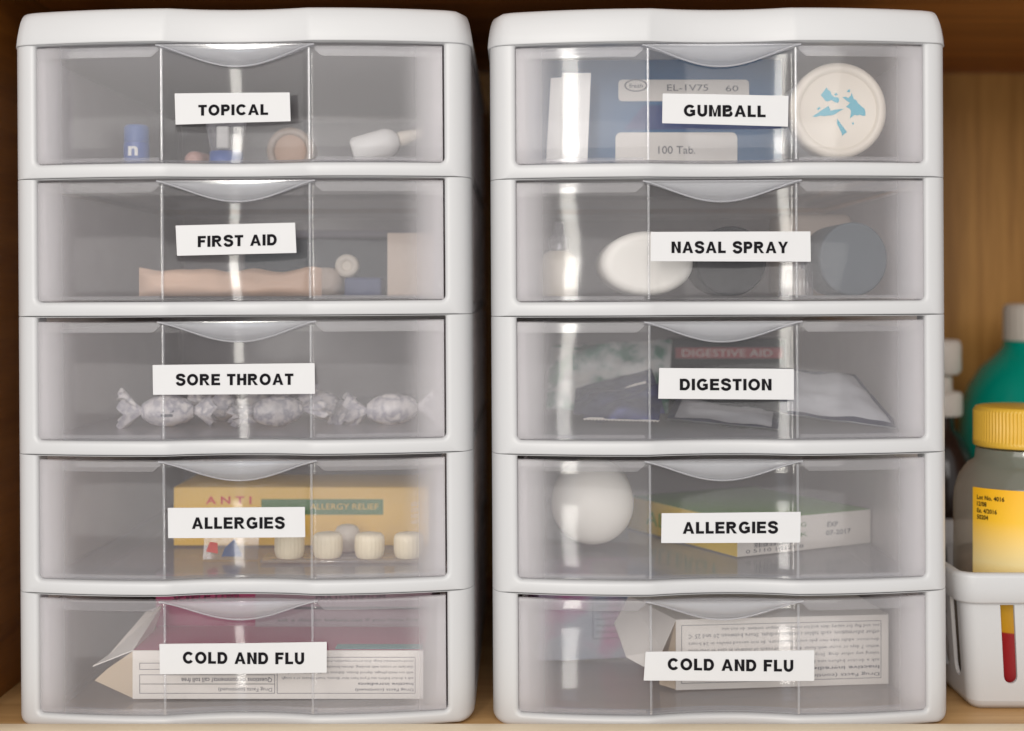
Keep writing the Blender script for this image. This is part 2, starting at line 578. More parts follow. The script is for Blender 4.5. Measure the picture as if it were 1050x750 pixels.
def lid_mesh():
    mb = MB()
    rows = []
    hw = HALF + 2.2
    for py, ins in ((46.2, 3.0), (46.2, 0.3), (45.0, 0.0), (36, 0.8), (28, 2.0), (22, 3.2), (17, 4.8), (14, 6.6), (12.2, 9.0), (11.2, 12.5), (10.8, 17)):
        pts = []
        us = usteps(-hw, hw, 60)
        for u in us:
            a = abs(u)
            e = 0.0
            if a > hw - 14:
                q = (a - (hw - 14)) / 14
                e = 22 * (1 - math.sqrt(max(0, 1 - q * q)))
            f = (hw - ins) / hw
            pts.append((u * f * S, (-2.0 - bow(u) + e + ins * 0.75) * S, (742 - py) * S))
        for y in (120, 300, 450, 580):
            pts.append(((hw - ins) * S, y * S, (742 - py) * S))
        pts.append(((hw - ins - 6) * S, (608 - ins) * S, (742 - py) * S))
        pts.append((-(hw - ins - 6) * S, (608 - ins) * S, (742 - py) * S))
        for y in (580, 450, 300, 120):
            pts.append((-(hw - ins) * S, y * S, (742 - py) * S))
        rows.append(pts)
    mb.grid(rows, 0, True, True)
    n = len(rows[0])
    mb.add(rows[-1], [tuple(range(n))], 0, False)
    mb.add(rows[0], [tuple(range(n))[::-1]], 0, False)
    return mb


def panel_mesh(k):
    """the curved clear front of one drawer"""
    mb = MB()
    zt, zb = 742 - (PREV[k] + GAP[k]), 742 - (OPENB[k] - 0.6)
    us = usteps(-OPEN + 0.3, OPEN - 0.3, 80)
    loop = [(3.6, 4.0, zb), (1.6, 2.2, zb), (0.4, 0.9, zb + 0.8), (0, 0, zb + 2.2)]
    prof = [(8.0, zb), (5.6, zb), (5.0, zb + 1.2)] + [(5.0, zb + 1.2 + (zt - zb - 2.4) * i / 8) for i in range(1, 9)] + [(5.6, zt), (9.5, zt), (9.5, zt - 7), (8.4, zt - 8)]
    rows = [[(u * S, (y - bow(u)) * S, z * S) for u in us] for y, z in prof]
    rows.append([(u * S, (8.4 - bow(u)) * S, (zb + 4) * S) for u in us])
    mb.grid(rows + [rows[0]], 0, True)
    for s_ in (0, -1):
        mb.add([r[s_] for r in rows], [tuple(range(len(rows)))], 0, False)
    return mb


def tray_mesh(k):
    mb = MB()
    zt, zb = 742 - (PREV[k] + GAP[k] + 9), 742 - (OPENB[k] - 0.9)
    h = 2.6
    w0, w1, y1 = 200, 194, 560
    # floor
    us = usteps(-w0, w0, 40)
    fr = lambda u: (9.9 - bow(u))
    top = [[(u * S, fr(u) * S, (zb + h) * S) for u in us], [(u * w1 / w0 * S, y1 * S, (zb + h) * S) for u in us]]
    bot = [[(u * S, fr(u) * S, zb * S) for u in us], [(u * w1 / w0 * S, y1 * S, zb * S) for u in us]]
    mb.grid(top, 0, True); mb.grid(bot, 0, True, flip=True)
    mb.add([top[1][0], top[1][-1], bot[1][-1], bot[1][0]], [(0, 1, 2, 3)])
    for sg in (-1, 1):
        for a, b in ((w0, w1),):
            y0 = (10.5 - bow(w0)) * S
            v = [(sg * a * S, y0, (zb + h) * S), (sg * b * S, y1 * S, (zb + h) * S), (sg * (b + 3) * S, y1 * S, zt * S), (sg * (a + 3) * S, y0, zt * S)]
            i = [(sg * (a - h) * S, y0, (zb + h) * S), (sg * (b - h) * S, y1 * S, (zb + h) * S), (sg * (b + 3 - h) * S, y1 * S, zt * S), (sg * (a + 3 - h) * S, y0, zt * S)]
            mb.add(v + i, [(0, 1, 2, 3), (7, 6, 5, 4), (3, 2, 6, 7), (2, 1, 5, 6), (0, 3, 7, 4)], 1)
    mb.box(-(w1 - h) * S, (w1 - h) * S, (y1 - h) * S, y1 * S, (zb + h) * S, zt * S, 1)
    return mb


def lip_mesh(k):
    """crescent finger pull bridging the hollow of the front"""
    mb = MB()
    zt = 742 - (PREV[k] + GAP[k]) - 0.3
    hw = KINK + 6.0
    us = [-hw + 2 * hw * i / 40 for i in range(41)]
    H = 20.5
    arch = lambda u: math.cos(math.pi / 2 * min(1, abs(u) / hw)) ** 1.35
    rows = []
    nv = 10
    for j in range(nv + 1):
        v = j / nv
        row = []
        for u in us:
            h = H * arch(u) + 0.4
            chord = BOW + 1.2
            wall = bow(u) + 0.5
            prot = wall + max(0, chord - wall) * (1 - v ** 2.6)
            row.append((u * S, -prot * S, (zt - h * v) * S))
        rows.append(row)
    mb.grid(rows, 0, True)
    bead = []
    for i in range(9):
        a = 2 * math.pi * i / 8
        bead.append([(u * S, (-(bow(u) + 0.7) - 0.9 * math.cos(a)) * S, (zt - (H * arch(u) + 0.4) + 0.9 * math.sin(a)) * S) for u in us])
    mb.grid(bead, 0, True)
    # ledge on top, with thickness behind
    mb.grid([[(u * S, -(bow(u) - 4.6) * S, zt * S) for u in us], rows[0]], 0, False)
    inner = []
    for j in range(nv + 1):
        v = j / nv
        inner.append([(u * S, -(max(bow(u) - 4.7, (bow(u) - 4.6 + (BOW + 1.2 - bow(u) + 4.6) * (1 - v ** 2.2)) - 3.0)) * S,
                       (zt - 2.4 - H * arch(u) * 0.86 * v) * S) for u in us])
    mb.grid(inner, 0, True, flip=True)
    return mb


def rim_mesh(k, side):
    """milky border behind the front, plus added side plates imitating lit side walls"""
    mb = MB()
    zt, zb = 742 - (PREV[k] + GAP[k]) - 1.4, 742 - (OPENB[k] - 0.6) + 1.6
    for sg in (side,):
        u0, u1 = KINK + 5, OPEN - 1.0
        us = usteps(u0, u1, 16)
        def low(u):                                   # rounded corner next to the hollow
            q = max(0.0, 1 - (u - u0) / 9)
            return zt - 10 + 7 * q ** 2.2
        for ya, fl in ((5.5, False), (8.2, True)):
            mb.grid([[(sg * u * S, (ya - bow(u)) * S, low(u) * S) for u in us], [(sg * u * S, (ya - bow(u)) * S, zt * S) for u in us]], 0, True, flip=fl)
            mb.grid([[(sg * u * S, (ya - bow(u)) * S, zb * S) for u in us], [(sg * u * S, (ya - bow(u)) * S, (zb + 3.5) * S) for u in us]], 0, True, flip=fl)
        for fz, y0, y1 in ((low, 5.5, 8.2), (lambda u: zb + 3.5, 5.5, 8.2)):
            mb.grid([[(sg * u * S, (y0 - bow(u)) * S, fz(u) * S) for u in us], [(sg * u * S, (y1 - bow(u)) * S, fz(u) * S) for u in us]], 0, True)
        ya = 5.5 - bow(OPEN - 4)
        xa, xb = sorted((sg * (OPEN - 9.5) * S, sg * (OPEN - 1.0) * S))
        mb.box(xa, xb, (ya + 3.2) * S, (ya + 6.2) * S, (zb + 4) * S, (zt - 10.5) * S, 0)
        xa, xb = sorted((sg * (OPEN - 4.0) * S, sg * (OPEN - 1.4) * S))
        mb.box(xa, xb, (ya + 6.6) * S, (ya + 40) * S, (zb + 4) * S, (zt - 10.5) * S, 1)
        xa, xb = sorted((sg * (OPEN - 6.6) * S, sg * (OPEN - 4.4) * S))
        mb.box(xa, xb, (ya + 6.8) * S, (ya + 75) * S, (zb + 4.2) * S, (zt - 10.7) * S, 1)
        for u2, yb in ((27, 9.0), (21, 10.6)):  # added hazy plates, brightening the sides in steps like lit walls
            ub = usteps(OPEN - u2, OPEN - 7.0, 6)
            for dy, fl in ((0, False), (0.9, True)):
                mb.grid([[(sg * u * S, (yb + dy - bow(u)) * S, z * S) for u in ub] for z in (zb + 4.4, zt - 11)], 2, True, flip=fl)
            mb.grid([[(sg * ub[0] * S, (yb + dy - bow(ub[0])) * S, z * S) for dy in (0, 0.9)] for z in (zb + 4.4, zt - 11)], 2)
    return mb


def rib_mesh(k, sg):
    mb = MB()
    zt, zb = 742 - (PREV[k] + GAP[k]) - 4, 742 - (OPENB[k] - 0.6) + 2
    rows = []
    for i in range(9):
        a = math.pi * i / 8
        u = KINK + 0.6 - 1.3 * math.cos(a)
        rows.append([(sg * u * S, (-bow(u) - 0.8 * math.sin(a) + (.4 if i in (0, 8) else 0)) * S, z * S) for z in (zb, zb + (zt - zb) * .33, zb + (zt - zb) * .66, zt)])
    mb.grid(rows, 0, True, flip=sg > 0)
    for j in (0, 3):
        mb.add([r_[j] for r_ in rows], [tuple(range(9))], 0)
    mb.grid([rows[0], rows[-1]], 0, False)
    return mb


RIMS = [[rim_mesh(k, sg) for sg in (-1, 1)] for k in range(5)]
RIBS = [[rib_mesh(k, sg) for sg in (-1, 1)] for k in range(5)]
TIERS = [tier_mesh(k) for k in range(5)]
PANELS = [panel_mesh(k) for k in range(5)]
TRAYS = [tray_mesh(k) for k in range(5)]
LIPS = [lip_mesh(k) for k in range(5)]


# block capitals for the paper strips: strokes of even weight, cap height 1
def arc(cx, cy, rx, ry, a0, a1, n=14):
    return [(cx + rx * math.cos(R(a0 + (a1 - a0) * i / n)), cy + ry * math.sin(R(a0 + (a1 - a0) * i / n))) for i in range(n + 1)]


GW = 0.262
GH = GW / 2


def glyph(ch):
    """list of centre lines (stroked) and filled polygons, and the advance"""
    w, h, t, b = GW, GH, 1 - GH * 0.86, GH * 0.86
    if ch == 'I': return [[(h, 0), (h, 1)]], [], w
    if ch == 'L': return [[(h, 0), (h, 1)], [(w, b), (.66, b)]], [], .66
    if ch == 'T': return [[(0, t), (.74, t)], [(.37, 0), (.37, t - h * .86)]], [], .74
    if ch == 'F': return [[(h, 0), (h, 1)], [(w, t), (.70, t)], [(w, .52), (.62, .52)]], [], .70
    if ch == 'E': return [[(h, 0), (h, 1)], [(w, t), (.74, t)], [(w, .52), (.69, .52)], [(w, b), (.76, b)]], [], .76
    if ch == 'H': return [[(h, 0), (h, 1)], [(.80 - h, 0), (.80 - h, 1)], [(w, .52), (.80 - w, .52)]], [], .80
    if ch == 'N': return [[(h, 0), (h, 1)], [(.80 - h, 0), (.80 - h, 1)]], [[(w, 1), (w, .64), (.80 - w, 0), (.80 - w, .36)]], .80
    if ch == 'M': return [[(h, 0), (h, 1)], [(.96 - h, 0), (.96 - h, 1)]], [[(w, 1), (w, .74), (.39, 0), (.48, 0), (.48, .28)], [(.96 - w, 1), (.48, .28), (.48, 0), (.57, 0), (.96 - w, .74)]], .96
    if ch == 'A': return [], [[(0, 0), (.255, 0), (.322, .225), (.37, .385), (.47, .72), (.47, 1), (.35, 1)],
                              [(.94, 0), (.59, 1), (.47, 1), (.47, .72), (.57, .385), (.618, .225), (.685, 0)],
                              [(.322, .215), (.618, .215), (.57, .395), (.37, .395)]], .94
    if ch == 'Y': return [[(.44, 0), (.44, .42)]], [[(0, 1), (.3225, .42), (.44, .42), (.44, .62), (.265, 1)], [(.88, 1), (.615, 1), (.44, .62), (.44, .42), (.5575, .42)]], .88
    if ch == 'O': return [arc(.49, .5, .49 - h, .515 - h * .9, 90, 450, 40)], [], .98
    if ch == 'C': return [arc(.48, .5, .48 - h, .515 - h * .9, 38, 322, 30)], [], .90
    if ch == 'G': return [arc(.49, .5, .49 - h, .515 - h * .9, 42, 302, 28) + [(.80, .20), (.80, .365)], [(.52, .465), (.9175, .465)]], [], .96
    if ch == 'D': return [[(h, 0), (h, 1)], [(w, t), (.40, t)] + arc(.40, .5, .84 - h - .40, t - .5, 88, -88, 22) + [(.40, b), (w, b)]], [], .84
    if ch == 'U': return [[(h, 1), (h, .38)] + arc(.40, .38, .40 - h, .38 - b + .015, 180, 360, 20)[1:-1] + [(.80 - h, .38), (.80 - h, 1)]], [], .80
    if ch == 'P': return [[(h, 0), (h, 1)], [(w, t), (.44, t)] + arc(.44, .685, .76 - h - .44, t - .685, 88, -88, 16) + [(.44, 1.37 - t), (w, 1.37 - t)]], [], .76
    if ch == 'R': return [[(h, 0), (h, 1)], [(w, t), (.46, t)] + arc(.46, .71, .80 - h - .46, t - .71, 88, -88, 16) + [(.46, 1.42 - t), (w, 1.42 - t)]], [[(.36, 1.42 - t - h * .98), (.60, 0), (.88, 0), (.56, 1.42 - t - h * .98)]], .87
    if ch == 'B': return [[(h, 0), (h, 1)], [(w, t), (.47, t)] + arc(.47, .728, .76 - h - .47, t - .728, 88, -86, 14) + [(w, .52)],
                          [(w, b), (.50, b)] + arc(.50, .262, .82 - h - .50, .262 - b, -88, 60, 14)], [], .82
    if ch == 'S': return [[(.79, .74), (.765, .80)] and [(.715, .715), (.69, .79), (.62, .875), (.50, .925), (.37, .928), (.24, .895), (.155, .83), (.125, .74), (.155, .655), (.25, .595), (.42, .54), (.57, .495),
                           (.675, .43), (.715, .33), (.695, .225), (.62, .135), (.50, .08), (.38, .075), (.25, .105), (.155, .18), (.105, .29)]], [], .82
    return [], [], .34


def stroke(pts, w, closed=False):
    L_, R_ = [], []
    n = len(pts)
    for i, p in enumerate(pts):
        a = Vector(pts[i - 1]) if i else (Vector(pts[-2]) if closed else None)
        c = Vector(pts[i + 1]) if i < n - 1 else (Vector(pts[1]) if closed else None)
        p = Vector(p)
        d0 = (p - a).normalized() if a is not None else (c - p).normalized()
        d1 = (c - p).normalized() if c is not None else d0
        d = (d0 + d1).normalized()
        k = 1 / max(.6, d.dot(d1))
        nn = Vector((-d.y, d.x)) * (w / 2 * k)
        L_.append(p + nn); R_.append(p - nn)
    return L_, R_


def block_word(word):
    vs, fs, x = [], [], 0.0
    for ch in word:
        st, po, adv = glyph(ch)
        for l in st:
            horiz = len(l) == 2 and abs(l[0][1] - l[1][1]) < 1e-6
            closed = len(l) > 3 and (Vector(l[0]) - Vector(l[-1])).length < 1e-5
            A_, B_ = stroke(l, GW * (.86 if horiz else (.93 if len(l) > 2 else 1)), closed)
            b = len(vs)
            for p, q in zip(A_, B_):
                vs += [(p.x + x, p.y), (q.x + x, q.y)]
            fs += [(b + 2 * i, b + 2 * i + 1, b + 2 * i + 3, b + 2 * i + 2) for i in range(len(l) - 1)]
        for p in po:
            b = len(vs)
            vs += [(a + x, c) for a, c in p]
            fs += [tuple(b + i for i in t) for t in geometry.tessellate_polygon([[Vector((a, c, 0)) for a, c in p]])]
        x += adv + (.135 if ch != ' ' else .12)
    x -= .135
    return [(a / x, b) for a, b in vs], fs


def label_strip(word, quad, tx0, tx1, tyl, tyr, cap, drawer, root):
    """printed paper strip stuck across the hollow; quad = tl, tr, br, bl in photo pixels"""
    dep = -(BOW + 1.2) * S
    inv = root.matrix_world.inverted()
    tl, tr, br, bl = [P(x, y, dep) for x, y in quad]
    mb = MB()
    n = 14
    th = Vector((0, 0.00028, 0))
    top, bot = [], []
    for i in range(n + 1):
        f = i / n
        w = Vector((0, -0.0004 * math.sin(math.pi * f) + 0.0001 * math.sin(f * 9 + len(word)), 0))
        top.append(tl.lerp(tr, f) + w); bot.append(bl.lerp(br, f) + w)
    mb.grid([bot, top], 0, False)
    mb.grid([[p + th for p in bot], [p + th for p in top]], 0, False, flip=True)
    ring = bot + top[::-1]
    m_ = len(ring)
    mb.add(ring + [p + th for p in ring], [(i, m_ + i, m_ + (i + 1) % m_, (i + 1) % m_) for i in range(m_)])
    vs, fs = block_word(word)
    W_ = tx1 - tx0
    out = []
    for a, b in vs:
        px = tx0 + a * W_
        cyy = tyl + (tyr - tyl) * a
        f = min(1, max(0, (px - quad[0][0]) / (quad[1][0] - quad[0][0])))
        q = P(px, cyy + cap / 2 - b * cap, dep)
        q.y += -0.0004 * math.sin(math.pi * f) + 0.0001 * math.sin(f * 9 + len(word)) - 0.00018
        out.append(q)
    mb.add(out, fs, 1)
    mb.v = [inv @ v for v in mb.v]
    return mb.build('label_strip', [M['paper'], M['ink']], drawer)


def tower(label, cx, lean, words, dshift):
    loc = P(cx, 742, 0)
    root = empty('drawer_tower', loc)
    root.rotation_euler = (0, lean, 0)
    tag(root, label, 'drawer tower', 'white five drawer towers')
    bpy.context.view_layer.update()
    lid_mesh().build('lid', M['white'], root)
    for k in range(5):
        TIERS[k].build('tier_frame', [M['white'], M['inner'], M['backing']], root)
        d = TRAYS[k].build('drawer', [M['tray'], M['trayside']], root)
        d.location = (dshift * S, 0, 0)
        d.rotation_euler = (0, 0, R(random.uniform(-0.25, 0.25)))
        d['label'] = 'clear drawer with the paper label ' + words[k][0]
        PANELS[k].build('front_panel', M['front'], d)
        LIPS[k].build('finger_pull', M['lip'], d)
        for rm_ in RIMS[k]:
            rm_.build('rim', [M['rim'], M['return'], M['band']], d)
        for rb_ in RIBS[k]:
            rb_.build('rib', M['rib'], d)
        bpy.context.view_layer.update()
        s_ = label_strip(*words[k], d, root)
        s_.matrix_local = d.matrix_local.inverted()
    return root


tower('white drawer tower on the left, its drawers labelled TOPICAL down to COLD AND FLU', 251, R(-0.36), [
    ('TOPICAL', ((179, 96), (297, 95), (298, 124.5), (180, 128)), 203.5, 275, 113.4, 112.6, 11),
    ('FIRST AID', ((180, 231.5), (302.5, 228.5), (304, 259.5), (181.5, 262.5)), 203, 284, 248, 246, 11.4),
    ('SORE THROAT', ((156.5, 374.5), (322.5, 372.5), (323, 404), (157, 405)), 180.5, 301, 389.6, 389, 11.6),
    ('ALLERGIES', ((172, 521), (312.5, 520), (313, 551), (172.5, 552)), 197, 292, 536.5, 536.2, 11.8),
    ('COLD AND FLU', ((163.5, 660.5), (335, 658.5), (335, 690), (164, 691.5)), 187.5, 312, 674.4, 675.2, 12),
], -1.5)
tower('white drawer tower on the right, its drawers labelled GUMBALL down to COLD AND FLU', 740.5, R(-0.3), [
    ('GUMBALL', ((679.5, 96), (808.5, 98.5), (808, 130), (679, 126.5)), 701, 785, 113.6, 114.6, 11.8),
    ('NASAL SPRAY', ((667.5, 238), (831, 237.5), (831.5, 268.5), (667, 268)), 688.5, 808, 253.8, 254, 11.8),
    ('DIGESTION', ((676, 377.5), (814, 378.5), (814, 410), (675, 409)), 697, 791, 394.4, 394.6, 11.8),
    ('ALLERGIES', ((678.5, 526.5), (821, 525), (820.5, 556.5), (678, 557)), 700, 797.5, 541.4, 540.8, 12),
    ('COLD AND FLU', ((662, 668.5), (835, 667), (835, 698.5), (660, 698)), 684.5, 813.5, 681, 682.8, 12),
], 0.0)

LIFT = 0.0006


def spot(px, dep, k):
    """point on the floor of drawer row k, seen at photo column px"""
    q = P(px, 0, dep)
    return Vector((q.x, dep, FZ[k] + LIFT))


def axis_frame(c, d):
    """local Z along d"""
    d = Vector(d).normalized()
    m = d.to_track_quat('Z', 'Y').to_matrix().to_4x4()
    m.translation = Vector(c)
    return m


def px2m(n, dep):
    return n * S * (D + dep) / D


# ------------------------------------------------------------------ left tower, TOPICAL
M['blue'] = mat('blue_plastic', srgb(66, 98, 170), 0.35)
M['cream'] = mat('cream_plastic', srgb(226, 216, 200), 0.4, 0.03)
M['offwhite'] = mat('off_white_plastic', srgb(232, 230, 226), 0.4, 0.02)
M['peach'] = mat('peach_card', srgb(222, 186, 160), 0.6, 0.06, 90)
M['tan'] = mat('tan_card', srgb(206, 188, 172), 0.6, 0.05)
M['pink'] = mat('pink_card', srgb(200, 160, 150), 0.6)
M['foil'] = mat('foil', srgb(170, 170, 180), 0.3, 0.1, 60, 0.4, metal=0.6)
M['grey'] = mat('grey_card', srgb(150, 148, 156), 0.5)
M['dark'] = mat('dark_plastic', srgb(20, 21, 28), 0.6, spec=0.12)
M['slate'] = mat('slate_plastic', srgb(78, 86, 92), 0.6, spec=0.2)
M['clearcap'] = clear('clear_tube_plastic', 0.26, rough=0.08, gloss=0.10, edge=0.8)
M['card'] = mat('white_card', srgb(228, 222, 214), 0.55, 0.03, 50)
M['cardin'] = mat('grey_card_inside', srgb(198, 178, 152), 0.7, 0.05, 50)

# small blue bottle
q = spot(140, 0.050, 0)
r = px2m(13, 0.05)
mb = MB().lathe([(r * .9, 0), (r, .002), (r, .012), (r * .95, .0135)], Matrix.Translation(q), 28)
mb2 = MB().lathe([(r * .97, .0137), (r * .97, .021), (r * .8, .0225), (0.0001, .0228)], Matrix.Translation(q), 28)
b = mb.build('small_bottle', M['blue'], None, q)
tag(b, 'small blue bottle standing left of the TOPICAL label', 'bottle')
mb2.build('cap', mat('pale_blue_plastic', srgb(74, 106, 168), 0.4), b, q)
mp = MB()
fm = frame(q + Vector((0, -r - .0001, .005)), (1, 0, 0))
put_text(mp, 'n', fm, -.0025, .0025, .001, .006, 0, .0002, bold=0.03)
mp.build('printed_mark', M['offwhite'], b, q)

# pinkish tube end lying flat
q = spot(197, 0.060, 0)
r = px2m(10, .06)
mb = MB().lathe([(r * .5, 0), (r * .9, .001), (r, .004), (r, .05)], axis_frame(q + Vector((0, 0, r)), (0.15, 1, 0)), 24)
tag(mb.build('tube', M['pink'], None, q), 'small pinkish tube lying end-on behind the lower left of the TOPICAL label', 'tube')

# clear tube standing on its blue cap
q = spot(232, 0.042, 0)
r = px2m(21, .042)
root = empty('clear_tube', q)
tag(root, 'clear crimped tube on a blue cap right under the TOPICAL label', 'tube')
prof = []
mb = MB()
rows = []
for i in range(9):
    f = i / 8
    rx = r * (0.75 + 0.45 * f); ry = r * 0.7 * (1 - f) + .0006
    rows.append([(q.x + rx * math.cos(a * math.pi / 12), q.y + ry * math.sin(a * math.pi / 12), q.z + .008 + .026 * f) for a in range(24)])
mb.grid(rows, 0, True, True)
mb.build('tube_body', M['clearcap'], root, q)
MB().lathe([(r * .8, 0), (r * .82, .0005), (r * .8, .0078), (r * .5, .008)], Matrix.Translation(q), 30).build('cap', M['blue'], root, q)
MB().box(q.x - .003, q.x + .0035, q.y - r - .0002, q.y - r * .3, q.z + .0085, q.z + .020, bev=.001).build('white_tag', M['offwhite'], root, q)

# round roll in a pale case
q = spot(297, 0.085, 0)
r = px2m(24, .085)
mx = axis_frame(q + Vector((0, 0, r)), (0, 1, 0))
root = empty('tape_roll', q)
tag(root, 'peach tape roll in a pale round case at the lower right of the TOPICAL label', 'tape roll')
MB().lathe([(r * .70, .002), (r * .74, 0), (r * .95, .0), (r, .0015), (r, .016), (r * .9, .017), (r * .70, .016)], mx, 40, cap0=False, cap1=False).build('case_ring', M['tan'], root, q)
MB().lathe([(.0002, .0014), (r * .66, .0014), (r * .69, .0025), (r * .69, .015)], mx, 40, cap0=False).build('tape', M['peach'], root, q)

# white squeeze bottle lying, nozzle to the right
q = spot(385, 0.055, 0)
d = Vector((1, 0.12, 0.30))
r = px2m(15, .055)
mx = axis_frame(q + Vector((-.012, 0, r + .001)), d)
root = empty('squeeze_bottle', q)
tag(root, 'white squeeze bottle lying tilted, nozzle up to the right, in the TOPICAL drawer', 'bottle')
MB().lathe([(r * .8, 0), (r, .002), (r, .019), (r * .8, .0225), (r * .45, .025)], mx, 30).build('bottle_body', M['offwhite'], root, q)
MB().lathe([(r * .5, .0255), (r * .5, .028), (r * .36, .035), (r * .3, .0385), (r * .2, .039)], mx, 24).build('nozzle', M['cream'], root, q)


# ------------------------------------------------------------------ left tower, FIRST AID
def crinkled(x0, x1, y0, y1, z0, z1, seed, amp, nx=24, nz=8):
    """soft packet: a closed pillow with wrinkles"""
    mb = MB()
    for side in (0, 1):
        rows = []
        for j in range(nz + 1):
            row = []
            for i in range(nx + 1):
                a, b = i / nx, j / nz
                e = (1 - (2 * a - 1) ** 8) * (1 - (2 * b - 1) ** 6)
                n = noise.noise(Vector((a * 9, b * 4, seed + side * 5))) * amp
                n2 = noise.noise(Vector((a * 7, seed, 2))) * amp
                y = (y0 + y1) / 2 + ((y1 - y0) / 2 * e + n * e) * (1 if side else -1)
                row.append((x0 + (x1 - x0) * a, y, z0 + (z1 - z0 + n2 * (b > .5)) * b))
            rows.append(row)
        mb.grid(rows, 0, True, flip=bool(side))
    return mb


q = spot(236, .046, 1)
h = px2m(28, .046)
tag(crinkled(P(141, 0, .046).x, P(329, 0, .046).x, .040, .058, q.z, q.z + h, 1.3, .0022).build('bandage_packet', M['peach'], None, q),
    'long peach bandage packet lying across the bottom of the FIRST AID drawer', 'packet')
q = spot(420, .060, 1)
x0, x1 = P(397, 0, .06).x, P(447, 0, .06).x
tag(MB().box(x0, x1, .060, .12, q.z, q.z + px2m(65, .06), bev=.0006).build('carton', M['tan'], None, q),
    'tan upright carton at the right end of the FIRST AID drawer', 'carton')
q = spot(370, .075, 1)
root = MB().box(q.x - .009, q.x + .011, .075, .095, q.z, q.z + .010, bev=.0012).build('blue_box', mat('dull_blue_card', srgb(58, 72, 112), 0.6), None, q)
tag(root, 'small dark blue box beside the tan carton in the FIRST AID drawer', 'box')
q2 = Vector((P(356, 0, .085).x, .086, q.z + .0103))
r = .0062
tag(MB().lathe([(r * .4, .001), (r * .45, 0), (r, 0), (r, .008), (r * .4, .008)], axis_frame(q2 + Vector((0, -.004, r)), (0, 1, 0)), 28).build('gauze_roll', M['cream'], None, q2),
    'small pale gauze roll seen end-on above the blue box', 'roll')
q = spot(333, .080, 1)
r = .0075
tag(MB().lathe([(r * .5, .0), (r, .001), (r, .03), (r * .5, .031)], axis_frame(q + Vector((0, .0, r + .0005)), (.1, 1, 0)), 24).build('tube', M['tan'], None, q),
    'pale tube lying end-on behind the right end of the peach packet', 'tube')
q = spot(360, .150, 1)
mb = MB().box(P(250, 0, .15).x, P(438, 0, .15).x, .150, .20, q.z, q.z + .034, 0, bev=.001)
mb.box(P(249, 0, .15).x, P(439, 0, .15).x, .1485, .2015, q.z + .0342, q.z + .0385, 1, bev=.001)
tag(mb.build('tin_box', [M['slate'], M['grey']], None, q), 'long grey tin box at the back of the FIRST AID drawer', 'box')

# ------------------------------------------------------------------ left tower, SORE THROAT: wrapped drops
M['wrap'] = patch_mat('printed_wrapper', [srgb(228, 222, 220), srgb(216, 210, 210), srgb(168, 164, 174), srgb(236, 230, 226)], 150, 0.35)
SWEET = []


def candy_parts():
    body = MB()
    prof = []
    for i in range(15):
        t = i / 14
        prof.append((.0004 + .0078 * math.sin(math.pi * (0.06 + 0.88 * t)) ** .55, -.013 + .026 * t))
    rf = lambda a, h: 1 + .09 * noise.noise(Vector((math.cos(a) * 2.2, math.sin(a) * 2.2, h * 240)))
    body.lathe(prof, Matrix.Rotation(R(90), 4, 'Y'), 30, rfun=rf)
    fans = []
    for sg in (-1, 1):
        f = MB()
        rows = []
        for j in range(6):
            t = j / 5
            row = []
            for i in range(28):
                a = 2 * math.pi * i / 28
                rr = (.0014 + .0085 * t ** 1.2) * (1 + .25 * t * math.sin(a * 5 + j * .4 + sg))
                row.append((sg * (.0125 + .011 * t + .0018 * t * math.sin(a * 7)), rr * math.cos(a) * .55, rr * math.sin(a)))
            rows.append(row)
        f.grid(rows, 0, True, True)
        rows2 = [[(x + sg * .0003, y * .93, z * .93) for x, y, z in r_] for r_ in rows]
        f.grid(rows2, 0, True, True, flip=True)
        fans.append(f)
    return body, fans


cb, cf = candy_parts()
cb.box(-.003, .003, -.00795, -.0072, -.0026, -.0012, 1); cb.box(-.002, .0035, -.00795, -.0072, -.0004, .0008, 1)
c0 = cb.build('wrapped_drop', [M['wrap'], M['greyink']])
f0 = [f.build('wrapper_end', M['wrap'], c0) for f in cf]
DROPS = [
    (172, .046, 0.0, R(10), 'printed wrapped throat drop at the far left, its frilled wrapper end showing'),
    (226, .080, 0.0, R(-46), 'wrapped throat drop behind the left half of the SORE THROAT label'),
    (284, .045, 0.0, R(22), 'wrapped throat drop right below the T of THROAT, nearest the front'),
    (334, .070, 0.0005, R(-58), 'wrapped throat drop just right of the SORE THROAT label'),
    (402, .056, 0.0, R(4), 'wrapped throat drop lying farthest right in its drawer'),
    (262, .112, 0.0, R(64), 'wrapped throat drop farthest back in the SORE THROAT drawer'),
]
for i, (px, dep, dz, rz, lab) in enumerate(DROPS):
    if i == 0:
        o, kids = c0, f0
    else:
        o = c0.copy(); COL.objects.link(o)
        kids = []
        for f in f0:
            g = f.copy(); COL.objects.link(g); g.parent = o; kids.append(g)
    q = spot(px, dep, 2)
    o.location = q + Vector((0, 0, .0076 + dz))
    o.rotation_euler = (R(47 * i), R((0, 5, -3, 6, -4, 2)[i]), rz)
    o.scale = [(1, .94, .97, .9, 1.0, .95)[i]] * 3
    tag(o, lab, 'throat drop', 'wrapped throat drops')

